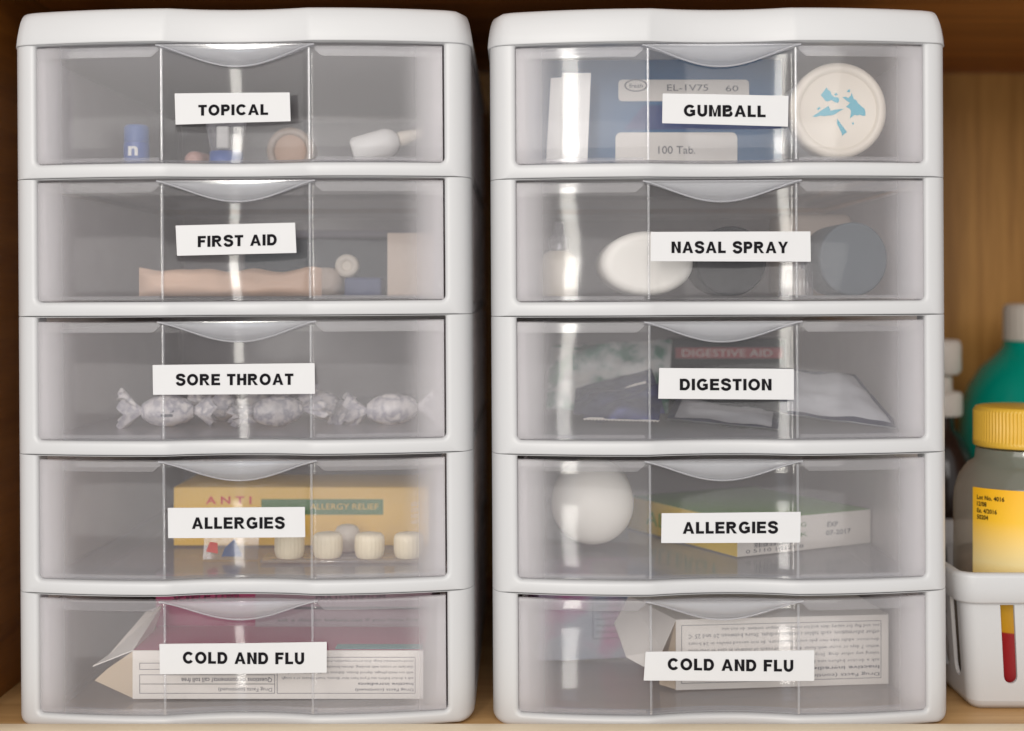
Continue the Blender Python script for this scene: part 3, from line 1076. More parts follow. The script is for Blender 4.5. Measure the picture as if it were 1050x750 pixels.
# ------------------------------------------------------------------ left tower, ALLERGIES
M['yellow'] = mat('yellow_card', srgb(246, 198, 74), 0.5, 0.04, 40)
M['green'] = mat('green_print', srgb(62, 118, 48), 0.5, 0.08, 60)
M['redink'] = mat('red_print', srgb(222, 52, 34), 0.5)
M['blueink'] = mat('blue_print', srgb(52, 74, 128), 0.5)
dep = .074
q = spot(178, dep, 3)
L_ = P(440, 0, dep).x - q.x
H_ = px2m(60, dep)
fm = frame(q, (1, 0, 0))
mb = MB().box(0, L_, 0, .055, 0, H_, 0, bev=.0005, mtx=fm)
zz = lambda py: CZ + (VY - py) * S * (D + dep) / D - q.z
xx = lambda px: P(px, 0, dep).x - q.x
flat(mb, fm, [(xx(268), zz(528)), (xx(393), zz(528)), (xx(393), zz(512)), (xx(268), zz(512))], 1)
put_text(mb, 'ALLERGY RELIEF', fm, xx(318), xx(388), zz(522.5), zz(516.5), 0, .0004)
put_text(mb, 'A N T I', fm, xx(211), xx(258), zz(517), zz(509), 2, .0003, bold=.03)
for i in range(4):
    put_text(mb, 'LOT 24', fm, xx(422), xx(437), zz(519 + i * 6), zz(515 + i * 6), 3, .0003)
tag(mb.build('medicine_carton', [M['yellow'], M['green'], M['redink'], M['card']], None, q),
    'long yellow carton with a green band behind the left ALLERGIES label', 'carton')

M['blister'] = clear('blister_plastic', 0.14, rough=.1, gloss=.08, edge=.5)
q = spot(354, .034, 3)
x0, x1 = P(270, 0, .034).x, P(441, 0, .034).x
root = MB().box(x0, x1, .032, .0325, q.z, q.z + .001).build('blister_strip', M['foil'], None, q)
root.data.clear_geometry()
tmp = MB()
tilt = Matrix.Translation((x0, .034, q.z))
tmp.box(0, x1 - x0, -.0095, .0095, 0, .0012, 0, bev=.0003, mtx=tilt)
nm = tmp.build('blister_strip', M['blister'], None, q)
bpy.data.objects.remove(root)
root = nm
tag(root, 'clear strip with four ridged cream tablets in front of the yellow carton', 'blister strip')
M['tablet'] = mat('cream_tablet', srgb(255, 240, 206), 0.5, 0.02)
tab = None
for i, px in enumerate((297, 336, 379, 419)):
    r = px2m(15.2, .034)
    mx = tilt @ Matrix.Translation(((P(px, 0, .034).x - x0), (-.0004, .0006, -.0002, .0003)[i], .0013)) @ Matrix.Rotation(R(25 * i), 4, 'Z')
    if tab is None:
        rf = lambda a, h: 1 + .011 * math.cos(a * 22)
        tb = MB().lathe([(r * .82, 0), (r * .93, .0012), (r, .004), (r, .0085), (r * .96, .0108), (r * .8, .0120), (r * .4, .0126), (.0002, .0127)], None, 132, rfun=rf)
        tab = tb.build('tablet', M['tablet'], root)
        t = tab
    else:
        t = tab.copy(); COL.objects.link(t); t.parent = root
    t.matrix_local = Matrix.Translation(-Vector(q)) @ mx
q5 = spot(356, .060, 3)
r = px2m(13, .06)
tag(MB().lathe([(r * .7, 0), (r, .001), (r, .010), (r * .8, .0125), (r * .5, .0135)], Matrix.Translation(q5), 28).build('pill_vial', M['cream'], None, q5),
    'small cream vial standing behind the tablets of the blister strip', 'vial')
q6 = spot(236, .034, 3)
fm = frame(q6, (1, 0, 0), (0, .35, 1))
mb = MB().box(-.014, .014, 0, .0005, 0, .0125, 0, mtx=fm)
flat(mb, fm, [(-.0045, .0015), (.006, .0015), (.005, .004), (.0015, .0105), (-.003, .006)], 1)
flat(mb, fm, [(-.0125, .004), (-.0065, .003), (-.007, .0085), (-.011, .009)], 2)
tag(mb.build('sachet', [M['blister'], M['blueink'], M['redink']], None, q6), 'foil sachet with a blue mark under the left ALLERGIES label', 'sachet')


# ------------------------------------------------------------------ open cartons
FACTS = ['ask a doctor before use if you have liver disease, heart disease or a cough', 'with too much phlegm, thyroid disease, diabetes, trouble urinating or asthma',
         'that lasts or occurs with smoking, chronic bronchitis or emphysema. Do not', 'exceed recommended dosage. Store at room temperature. Avoid excessive heat',
         'use child resistant packaging. Keep the carton for full directions and uses']


def open_carton(name, label, a, b, h, depth, cols):
    """carton lying along a->b with its left end open; returns thing and face frame"""
    ux = (b - a); L_ = ux.length
    fm = frame(a, ux)
    mb = MB()
    t = .0005
    mb.box(0, L_, 0, t, 0, h, mtx=fm, mis=[0, 0, 0, 2, 0, 0])
    mb.box(0, L_, depth - t, depth, 0, h, mtx=fm, mis=[0, 0, 2, 0, 0, 0])
    mb.box(0, L_, t, depth - t, 0, t, mtx=fm, mis=[0, 0, 0, 0, 0, 2])
    mb.box(0, L_, t, depth - t, h - t, h, mtx=fm, mis=[0, 0, 0, 0, 2, 1])
    mb.box(L_ - t, L_, t, depth - t, t, h - t, mtx=fm, mis=[2, 0, 0, 0, 0, 0])
    o = mb.build(name, cols, None, a)
    tag(o, label, 'carton')
    return o, fm, L_


def facts_panel(mb, fm, x0, x1, z0, z1, lines, title, sub=None, mi=0):
    """box of turned-over print as on the side of a medicine carton"""
    line_rect(mb, fm, x0, x1, z0, z1, .00028, mi)
    rows = len(lines) + (2 if sub else 1)
    lh = (z1 - z0 - .0012) / rows
    z = z0 + .0006
    w = (x1 - x0)
    put_text(mb, title, fm, x1 - .001 - w * .42, x1 - .001, z + lh * .18, z + lh * .80, mi, turned=True, bold=.012)
    z += lh
    if sub:
        put_text(mb, sub, fm, x1 - .001 - w * .40, x1 - .001, z + lh * .2, z + lh * .85, mi, turned=True, bold=.02)
        z += lh
    for i, t in enumerate(lines):
        ww = w * (.965 if i < len(lines) - 1 else .8)
        put_text(mb, t, fm, x1 - .001 - ww + .001, x1 - .001, z + lh * .2, z + lh * .82, mi, turned=True, res=1)
        z += lh


M['magenta'] = mat('magenta_print', srgb(176, 62, 108), 0.45, 0.05, 50)
M['teal_ink'] = mat('teal_print', srgb(70, 150, 150), 0.45)
M['mauve'] = mat('mauve_card', srgb(172, 146, 156), 0.5, 0.05, 40)

# left COLD AND FLU: carton in front
da = .0125
a = spot(136, da, 4); b_ = spot(434, da, 4)
hh = px2m(49.5, da)
cart, fm, L_ = open_carton('medicine_carton', 'open white and magenta carton with turned print behind the left COLD AND FLU label', a, b_, hh, .052,
                           [M['card'], M['magenta'], M['cardin']])
mb = MB()
k_ = L_ / 298
facts_panel(mb, fm, 148 * k_, 290 * k_, 5.5 * k_, 43 * k_, FACTS[:4], 'Drug Facts (continued)', 'Inactive ingredients')
line_rect(mb, fm, 7 * k_, 146 * k_, 5.5 * k_, 25 * k_, .00028, 0)
line_rect(mb, fm, 7 * k_, 146 * k_, 15 * k_, 15.6 * k_, .00028, 0)
put_text(mb, 'Drug Facts (continued)', fm, 88 * k_, 143 * k_, 7.5 * k_, 12.5 * k_, 0, turned=True)
put_text(mb, 'Questions or comments? call toll free', fm, 50 * k_, 143 * k_, 17 * k_, 22.5 * k_, 0, turned=True, bold=.01)
line_rect(mb, fm, 7 * k_, 66 * k_, 30 * k_, 37 * k_, .00028, 0)
put_text(mb, 'keep out of reach of children', fm, 70 * k_, 143 * k_, 28 * k_, 32 * k_, 0, turned=True)
put_text(mb, 'do not use if seal is broken', fm, 72 * k_, 143 * k_, 34 * k_, 38 * k_, 0, turned=True)
mb.build('printed_text', M['greyink'], cart, a)
mb = MB()
mb.box(.10, L_ - .0005, .003, .012, hh + .00005, hh + .0003, 0, mtx=fm)
mb.build('teal_stripe', M['teal_ink'], cart, a)
# flaps at the open end
up = Vector((0, 0, 1))
lo, hi = a + up * .0004, a + up * (hh - .0004)
bk = Vector((0, .051, 0))
MB().prism([lo, P(97, 698, .006), P(108, 688, .004) + Vector((0, .004, 0)), hi], (0.0002, .0005, 0), 0, 0).build('end_flap', M['cardin'], cart, a)
MB().prism([hi + Vector((0, .001, 0)), P(95, 684, .010), P(112, 672, .022), P(150, 628, .050), P(166, 622, .060), hi + bk * .8], (0, 0.0002, .0005)).build('tuck_flap', M['card'], cart, a)
MB().prism([lo + bk, a + bk + Vector((-.014, .006, .002)), a + bk + Vector((-.013, .006, .018)), hi + bk], (0.0002, .0005, 0)).build('end_flap', M['cardin'], cart, a)
# mauve carton behind
a2 = spot(160, .070, 4); b2 = spot(443, .070, 4)
fm2 = frame(a2, b2 - a2)
L2 = (b2 - a2).length
h2 = px2m(98, .07)
mb = MB().box(0, L2, 0, .05, 0, h2, mtx=fm2, bev=.0005, mis=[0, 0, 0, 0, 0, 0])
flat(mb, fm2, [(.0, .0), (L2 * .36, .0), (L2 * .36, h2 - .001), (.0, h2 - .001)], 1)
flat(mb, fm2, [(L2 * .5, h2 * .62), (L2 - .001, h2 * .62), (L2 - .001, h2 * .645), (L2 * .5, h2 * .645)], 2)
put_text(mb, 'MULTI-SYMPTOM', fm2, L2 * .58, L2 * .83, h2 * .72, h2 * .78, 2)
put_text(mb, 'severe cold', fm2, L2 * .06, L2 * .3, h2 * .7, h2 * .84, 0)
for i in range(4):
    put_text(mb, FACTS[i][:40], fm2, L2 * .44, L2 * .95, h2 * (.48 - i * .1), h2 * (.53 - i * .1), 2)
tag(mb.build('medicine_carton', [M['mauve'], M['magenta'], M['greyink']], None, a2), 'mauve and magenta carton standing behind the open white carton', 'carton')

# ------------------------------------------------------------------ right tower, GUMBALL
M['bluebox'] = mat('blue_card', srgb(14, 88, 134), 0.4, 0.05, 30)
M['navybox'] = mat('navy_card', srgb(22, 52, 112), 0.4, 0.05, 30)
dep = .044
q = spot(541, dep, 0)
L_ = P(802, 0, dep).x - q.x
H_ = px2m(112, dep)
fm = frame(q, (1, 0, 0))
zz = lambda py: CZ + (VY - py) * S * (D + dep) / D - q.z
xx = lambda px: P(px, 0, dep).x - q.x
mb = MB().box(0, L_, 0, .05, 0, H_, 0, bev=.0006, mtx=fm)
flat(mb, fm, rrect(xx(634), xx(768), zz(104), zz(82), .002), 1)
flat(mb, fm, rrect(xx(631), xx(756), zz(172), zz(136), .003), 1)
flat(mb, fm, [(xx(640), zz(133)), (xx(800), zz(133)), (xx(800), zz(108)), (xx(660), zz(108))], 3, .00015)
lo_ = [(xx(652) + xx(664) * 0 + (xx(664) - xx(652)) * math.cos(t * math.pi / 12), zz(88) + (xx(660) - xx(652)) * .8 * math.sin(t * math.pi / 12)) for t in range(24)]
flat(mb, fm, lo_, 2, .0003)
flat(mb, fm, [(xx(652) + (x - xx(652)) * .86, zz(88) + (z - zz(88)) * .82) for x, z in lo_], 1, .0004)
put_text(mb, 'fresh', fm, xx(645), xx(659), zz(90.5), zz(86), 2, .0005, bold=.02)
put_text(mb, 'EL-1V75', fm, xx(684), xx(726), zz(93.5), zz(87), 2, .0004)
put_text(mb, '60', fm, xx(744), xx(757), zz(94), zz(88), 2, .0004)
put_text(mb, '100 Tab.', fm, xx(675), xx(713), zz(158), zz(150), 2, .0004)
tag(mb.build('blue_carton', [M['bluebox'], M['card'], M['greyink'], M['navybox']], None, q),
    'large blue carton with pale printed panels behind the GUMBALL label', 'carton')
q = spot(584, .022, 0)
root = empty('folded_leaflet', q)
tag(root, 'white folded leaflet standing upright at the left of the GUMBALL drawer', 'leaflet')
z1 = q.z + px2m(93, .022)
dx = P(0, 0, .022).x
X = lambda p: P(p, 0, .022).x
MB().prism([Vector((X(560), .024, q.z)), Vector((X(580), .024, q.z)), Vector((X(582), .026, z1 - .0015)), Vector((X(565), .026, z1 - .002))], (0, .003, 0)).build('leaf', M['offwhite'], root, q)
MB().prism([Vector((X(576), .020, q.z)), Vector((X(602), .020, q.z)), Vector((X(606), .022, z1)), Vector((X(577), .022, z1))], (0, .003, 0)).build('leaf', M['offwhite'], root, q)
# round tub
M['aqua'] = mat('aqua_print', srgb(70, 170, 190), 0.45)
dep = .012
r = px2m(49.5, dep)
c = P(860, 113.5, dep)
c.z = max(c.z, FZ[0] + r + .0006)
mx = axis_frame(c, (0, 1, 0))
root = empty('gum_tub', Vector((c.x, dep, FZ[0])))
q = Vector((c.x, dep, FZ[0]))
tag(root, 'round white tub with aqua marks on its lid beside the GUMBALL label', 'tub')
lid_prof = [(.0002, .0012), (r * .78, .0012), (r * .80, .0009), (r * .82, -.0002), (r * .90, -.0006), (r * .97, .0002), (r, .0015), (r, .011), (r * .96, .0115)]
MB().lathe(lid_prof, mx, 64, cap0=False).build('tub_lid', M['cream'], root, q)
MB().lathe([(r * .95, .0118), (r * .96, .0125), (r * .96, .06), (r * .9, .062)], mx, 48).build('tub_body', M['offwhite'], root, q)
mb = MB()
fm = frame(c + Vector((0, .0012, 0)), (1, 0, 0))
u = S * 1.017
marks = [
    [(-18, 16), (-12, 24), (-8, 20), (-4, 14), (1, 12), (-1, 8), (-7, 11), (-13, 10)],
    [(4, 14), (10, 13), (14, 19), (16, 12), (20, 8), (27, 2), (28, -5), (22, -4), (17, -4), (12, -8), (13, 0), (8, 4), (12, 8)],
    [(-27, -6), (-18, 0), (-10, 5), (-8, 0), (6, 2), (-4, -4), (-12, -5), (-18, -5)],
    [(-1, -8), (3, -14), (9, -22), (4, -26), (1, -18)],
]
rj = random.Random(4)
for p in marks + [[(-4, 17), (-2, 19), (0, 17), (-2, 15)], [(9, 20), (11, 22), (12, 19)], [(-22, 2), (-20, 4), (-18, 2), (-20, 1)], [(14, -12), (16, -11), (16, -14)]]:
    p2 = []
    for n_ in range(len(p)):
        (xa, za), (xb, zb_) = p[n_], p[(n_ + 1) % len(p)]
        p2 += [(xa, za), ((xa + xb) / 2 + rj.uniform(-1.3, 1.3), (za + zb_) / 2 + rj.uniform(-1.3, 1.3))]
    p = p2
    pts = [Vector((x * u, z * u, 0)) for x, z in p]
    tr = geometry.tessellate_polygon([pts])
    mb.add([(v.x, -.00025, v.y) for v in pts], [tuple(t) for t in tr], 0, False, fm)
mb.build('printed_marks', M['aqua'], root, q)

# ------------------------------------------------------------------ right tower, NASAL SPRAY
def end_on_bottle(name, label, px, py, rx, rz, dep, length, m, k, cat='bottle', ring=True):
    """bottle lying with its round bottom to the front"""
    R_ = px2m(rz, dep)
    c = P(px, py, dep)
    c.z = FZ[k] + R_ + .0007
    mx = axis_frame(c, (0, 1, 0))
    q = Vector((c.x, dep, FZ[k]))
    root = empty(name, q)
    tag(root, label, cat)
    endp = [(.0002, .0016), (R_ * .55, .0014), (R_ * .72, .0), (R_ * .86, .0002), (R_ * .96, .0018), (R_, .005)] if ring else [(.0002, .0004), (R_ * .88, .0004), (R_ * .92, 0), (R_ * .975, 0), (R_, .0009), (R_, .005)]
    MB().lathe(endp + [(R_, length * .6), (R_ * .8, length * .72), (R_ * .42, length * .78)],
               mx, 48, sx=rx / rz, cap0=False).build('bottle_body', m, root, q)
    MB().lathe([(R_ * .5, length * .785), (R_ * .5, length * .97), (R_ * .42, length)], mx, 30).build('cap', M['offwhite'], root, q)
    return root


M['offwhite2'] = mat('matte_white_plastic', srgb(240, 236, 226), 0.5, 0.02)
end_on_bottle('oval_bottle', 'white oval bottle lying end-on at the left of the NASAL SPRAY label', 664, 267, 47.5, 33.5, .013, .085, M['offwhite2'], 1)
end_on_bottle('dark_bottle', 'dark round bottle lying end-on behind the NASAL SPRAY label', 750, 262, 36, 36, .020, .08, M['dark'], 1, ring=False)
end_on_bottle('grey_bottle', 'slate grey round bottle lying end-on right of the NASAL SPRAY label', 875, 261, 35, 38, .013, .08, M['slate'], 1, ring=False)
q = spot(573, .045, 1)
r = px2m(20, .045)
root = empty('spray_bottle', q)
tag(root, 'pale spray bottle standing at the far left of the NASAL SPRAY drawer', 'bottle')
MB().lathe([(r * .95, 0), (r, .001), (r, .017), (r * .75, .022), (r * .5, .0235)], Matrix.Translation(q), 36).build('bottle_body', M['cream'], root, q)
MB().lathe([(r * .52, .0237), (r * .52, .030), (r * .3, .032), (r * .26, .038), (r * .2, .0385)], Matrix.Translation(q), 30).build('nozzle', M['clearcap'], root, q)
q = spot(846, .085, 1)
fm = frame(q, (1, .1, 0))
tag(MB().box(-.024, .016, 0, .03, 0, .045, bev=.004, mtx=fm).build('spray_carton', M['tan'], None, q), 'tan carton upright behind the slate grey bottle', 'carton')
q = spot(816, .035, 1)
r = px2m(17, .035)
root = empty('ribbed_cap', q)
rf = lambda a, h: 1 + .03 * math.cos(a * 26)
MB().lathe([(r, 0), (r, .015), (r * .85, .018), (r * .2, .0185)], Matrix.Translation(q), 156, rfun=rf).build('cap_shell', M['clearcap'], root, q)
MB().lathe([(r * .6, 0.0005), (r * .6, .013), (r * .4, .014)], Matrix.Translation(q), 30).build('cap_core', M['cream'], root, q)
tag(root, 'clear ribbed cap standing between the dark and the slate grey bottle', 'cap')

# ------------------------------------------------------------------ right tower, DIGESTION
M['navyfoil'] = mat('navy_foil', srgb(18, 26, 78), 0.34, 0.25, 60, 0.9, spec=0.5, metal=0.55, bscale=110)
M['greenprint'] = patch_mat('green_floral_packet', [srgb(206, 204, 198), srgb(190, 192, 190), srgb(34, 108, 84), srgb(24, 84, 76)], 60, 0.35)
M['pouch'] = mat('grey_pouch', srgb(196, 196, 200), 0.4, 0.05, 90, 0.3)
M['redprint'] = mat('red_card', srgb(176, 70, 76), 0.5)


def packet(name, label, corners, th, mats, seed, n=16, zigzag=False, border=0.0, kids=None):
    """soft sealed packet spanned by four corners (bl, br, tr, tl), puffed by th"""
    bl, br, tr, tl = [Vector(c) for c in corners]
    nrm = (br - bl).cross(tl - bl).normalized()
    mb = MB()
    for side in (-1, 1):
        rows = []
        for j in range(n + 1):
            row = []
            for i in range(n + 1):
                a, b = i / n, j / n
                p = bl.lerp(br, a).lerp(tl.lerp(tr, a), b)
                e = (1 - (2 * a - 1) ** 4) * (1 - (2 * b - 1) ** 4)
                w = noise.noise(Vector((a * 3.2, b * 3.2, seed))) * th * .8 + noise.noise(Vector((a * 9, b * 9, seed + 4))) * th * .25
                row.append(p + nrm * (side * (th * .5 * e + .0002) + w * e + .3 * w))
            rows.append(row)
        mb.grid(rows, 0, True, flip=side < 0)
        if border:
            for rr in (rows[0:1] + rows[1:2], rows[-2:]):
                mb.grid([[p + nrm * side * .0003 for p in r_] for r_ in rr], 1, True)
            for cc in ((0, 1), (n - 1, n)):
                mb.grid([[r_[c_] + nrm * side * .0003 for c_ in cc] for r_ in rows], 1, True)
    if zigzag:
        m_ = 22
        for i in range(m_):
            a0, a1 = i / m_, (i + 1) / m_
            p0, p1 = bl.lerp(br, a0), bl.lerp(br, a1)
            dn = (bl - tl).normalized() * .0022
            mb.prism([p0 - dn * .6, p1 - dn * .6, p1, (p0 + p1) / 2 + dn * .5, p0], nrm * .0004, 1)
    return tag(mb.build(name, mats, None, (bl + br) / 2), label, 'packet')


fz = FZ[2]
packet('printed_packet', 'pale packet printed with dark green leaves left of the DIGESTION label', [Vector((P(560, 0, .085).x, .085, fz + .006)), Vector((P(684, 0, .085).x, .08, fz + .004)), Vector((P(690, 0, .1).x, .105, fz + .043)), Vector((P(566, 0, .1).x, .11, fz + .040))], .008, [M['greenprint']], 3.1)
packet('foil_sachet', 'navy foil sachet with a white notched edge in front of the green packet', [P(598, 430, .036), P(676, 432, .033), P(680, 393, .05), P(604, 404, .056)], .006, [M['navyfoil'], M['card']], 8.7, zigzag=True)
packet('foil_sachet', 'second navy foil sachet, tilted behind the notched one with a torn white corner', [P(588, 425, .062), P(682, 424, .06), P(668, 378, .075), P(590, 398, .08)], .005, [M['navyfoil']], 12.2)
o_ = [o for o in COL.objects if o.name == 'foil_sachet.001'][0]
MB().prism([P(640, 398, .0605), P(664, 398, .0595), P(662, 391, .064), P(650, 394, .0625)], (0, .0006, 0)).build('torn_corner', M['card'], o_, tuple(o_['_o']))
packet('silver_pouch', 'silver grey pouch with dark blue edges right of the DIGESTION label', [P(800, 424, .040), P(924, 440, .030), P(877, 386, .075), P(800, 378, .085)], .0035, [M['pouch'], M['navyfoil']], 5.5, border=1)
q = spot(742, .13, 2)
fm = frame(q, (1, 0, 0))
mb = MB().box(-.030, .036, 0, .03, 0, .042, 0, bev=.0006, mtx=fm)
flat(mb, fm, [(-.028, .031), (.034, .031), (.034, .037), (-.028, .037)], 1)
put_text(mb, 'DIGESTIVE AID', fm, -.024, .028, .032, .036, 2, .0004)
tag(mb.build('dark_carton', [M['dark'], M['redprint'], M['card']], None, q), 'dark carton with a red band behind the DIGESTION label', 'carton')
packet('silver_sachet', 'silver sachet with navy edges lying flat below the DIGESTION label', [P(684, 430, .036), P(798, 441, .022), P(800, 424, .060), P(694, 408, .095)], .003, [M['pouch'], M['navyfoil']], 21.0, border=1)

# ------------------------------------------------------------------ right tower, ALLERGIES
dep = .040
R_ = px2m(43, dep)
c = P(608, 518, dep)
q = Vector((c.x, dep, FZ[3]))
c.z = FZ[3] + .0265
root = empty('round_bottle', q)
tag(root, 'white round bottle lying with its domed end to the front, left of the ALLERGIES label', 'bottle')
mx = axis_frame(c, (0.04, 1, -0.02))
prof = [(R_ * math.sin(R(a)), R_ * .75 * (1 - math.cos(R(a)))) for a in (.05, 12, 24, 36, 48, 60, 72, 82, 90)] + [(R_, .045), (R_ * .8, .052), (R_ * .5, .055)]
MB().lathe(prof, mx, 56, cap0=False).build('bottle_body', M['offwhite2'], root, q)
MB().lathe([(R_ * .56, .0555), (R_ * .56, .068), (R_ * .5, .069)], mx, 40).build('cap', M['offwhite'], root, q)
M['yellowend'] = mat('pale_yellow_print', srgb(240, 204, 84), 0.5)
M['greenside'] = mat('pale_green_print', srgb(112, 164, 62), 0.5, 0.08, 40)
a = spot(756, .040, 3); b_ = spot(893, .082, 3)
fm = frame(a, b_ - a)
L_ = (b_ - a).length
H_ = .0185
mb = MB().box(0, L_, 0, .105, 0, H_, mtx=fm, mis=[1, 0, 0, 0, 0, 2], bev=.0004)
put_text(mb, 'EXP', fm, L_ * .66, L_ * .74, H_ * .60, H_ * .74, 3, bold=.01)
put_text(mb, '07-2017', fm, L_ * .65, L_ * .84, H_ * .36, H_ * .50, 3, bold=.01)
put_text(mb, 'G', fm, L_ * .46, L_ * .50, H_ * .68, H_ * .8, 4)
put_text(mb, 'K', fm, L_ * .46, L_ * .51, H_ * .40, H_ * .52, 4)
x = L_ * .12
i = 0
while x < L_ * .40:
    w = (.0003, .0006, .0004, .0008, .0003)[i % 5]
    flat(mb, fm, [(x, H_ * .22), (x + w, H_ * .22), (x + w, H_ * .5), (x, H_ * .5)], 3)
    x += w + (.0005, .0004, .0007)[i % 3]; i += 1
put_text(mb, '0 5110 10121 8', fm, L_ * .06, L_ * .48, H_ * .08, H_ * .18, 3)
fe = frame(a + (fm.to_3x3() @ Vector((0, .105, 0))), -(fm.to_3x3() @ Vector((0, 1, 0))))
put_text(mb, 'ALLERGY', fe, .02, .09, .005, .013, 2, .0003)
tag(mb.build('medicine_carton', [M['card'], M['yellowend'], M['greenside'], M['greyink'], M['green']], None, a),
    'pale carton stamped EXP 07-2017 lying aslant behind the right ALLERGIES label', 'carton')

# ------------------------------------------------------------------ right tower, COLD AND FLU
a = spot(693, .028, 4); b_ = spot(911, .040, 4)
hh = px2m(72, .03)
cart, fm, L_ = open_carton('medicine_carton', 'open pale carton of turned print behind the right COLD AND FLU label', a, b_, hh, .06, [M['card'], M['card'], M['cardin']])
mb = MB()
facts_panel(mb, fm, L_ * .025, L_ * .965, hh * .09, hh * .92, ['ask a doctor before use if you have high blood pressure or heart disease', 'taking any other drug. Stop use and ask a doctor if symptoms do not get better',
            'within 7 days or occur with fever. Keep out of reach of children in case of overdose', 'directions: adults take two gels every four hours, do not exceed twelve in 24 hours',
            'other information: each tablet contains sodium. Store between 20 and 25 C', 'see end flap for expiry date and lot number. Tamper evident: do not use'], 'Drug Facts (continued)', 'Inactive ingredients')
mb.build('printed_text', M['greyink'], cart, a)
lo, hi = a + up * .0004, a + up * (hh - .0004)
bk = fm.to_3x3() @ Vector((0, .059, 0))
MB().prism([lo, P(676, 702, .035), P(679, 660, .040), hi], (.0002, .0005, 0)).build('end_flap', M['cardin'], cart, a)
MB().prism([hi, P(679, 668, .018), P(660, 684, .018), P(642, 674, .028), P(630, 640, .060), P(645, 612, .075), hi + bk], (0, .0002, .0005)).build('tuck_flap', M['card'], cart, a)
M['pinkblue'] = patch_mat('pink_and_blue_print', [srgb(150, 168, 190), srgb(170, 176, 196), srgb(196, 120, 170), srgb(176, 150, 176)], 22, 0.4)
a2 = spot(552, .085, 4); b2 = spot(672, .095, 4)
fm2 = frame(a2, b2 - a2)
L2 = (b2 - a2).length
h2 = px2m(104, .085)
mb = MB().box(0, L2, 0, .045, 0, h2, mtx=fm2, bev=.0005)
flat(mb, fm2, [(L2 * .46, h2 * .64), (L2 * .76, h2 * .64), (L2 * .76, h2 * .97), (L2 * .46, h2 * .97)], 1)
line_rect(mb, fm2, L2 * .50, L2 * .70, h2 * .69, h2 * .86, .0003, 2, .0004)
line_rect(mb, fm2, L2 * .46, L2 * .74, h2 * .2, h2 * .6, .0003, 2, .0004)
for i in range(5):
    put_text(mb, 'each gel cap contains', fm2, L2 * .49, L2 * .71, h2 * (.25 + i * .065), h2 * (.28 + i * .065), 2)
tag(mb.build('printed_carton', [M['pinkblue'], M['mauve'], M['greyink']], None, a2), 'pink and blue printed carton at the left back of the right COLD AND FLU drawer', 'carton')

# ------------------------------------------------------------------ basket and bottles at the right
BX0, BX1, BY0, BY1 = .2208, .424, .0165, .185
BZ1 = P(0, 588, .0145).z
RIM = .0150


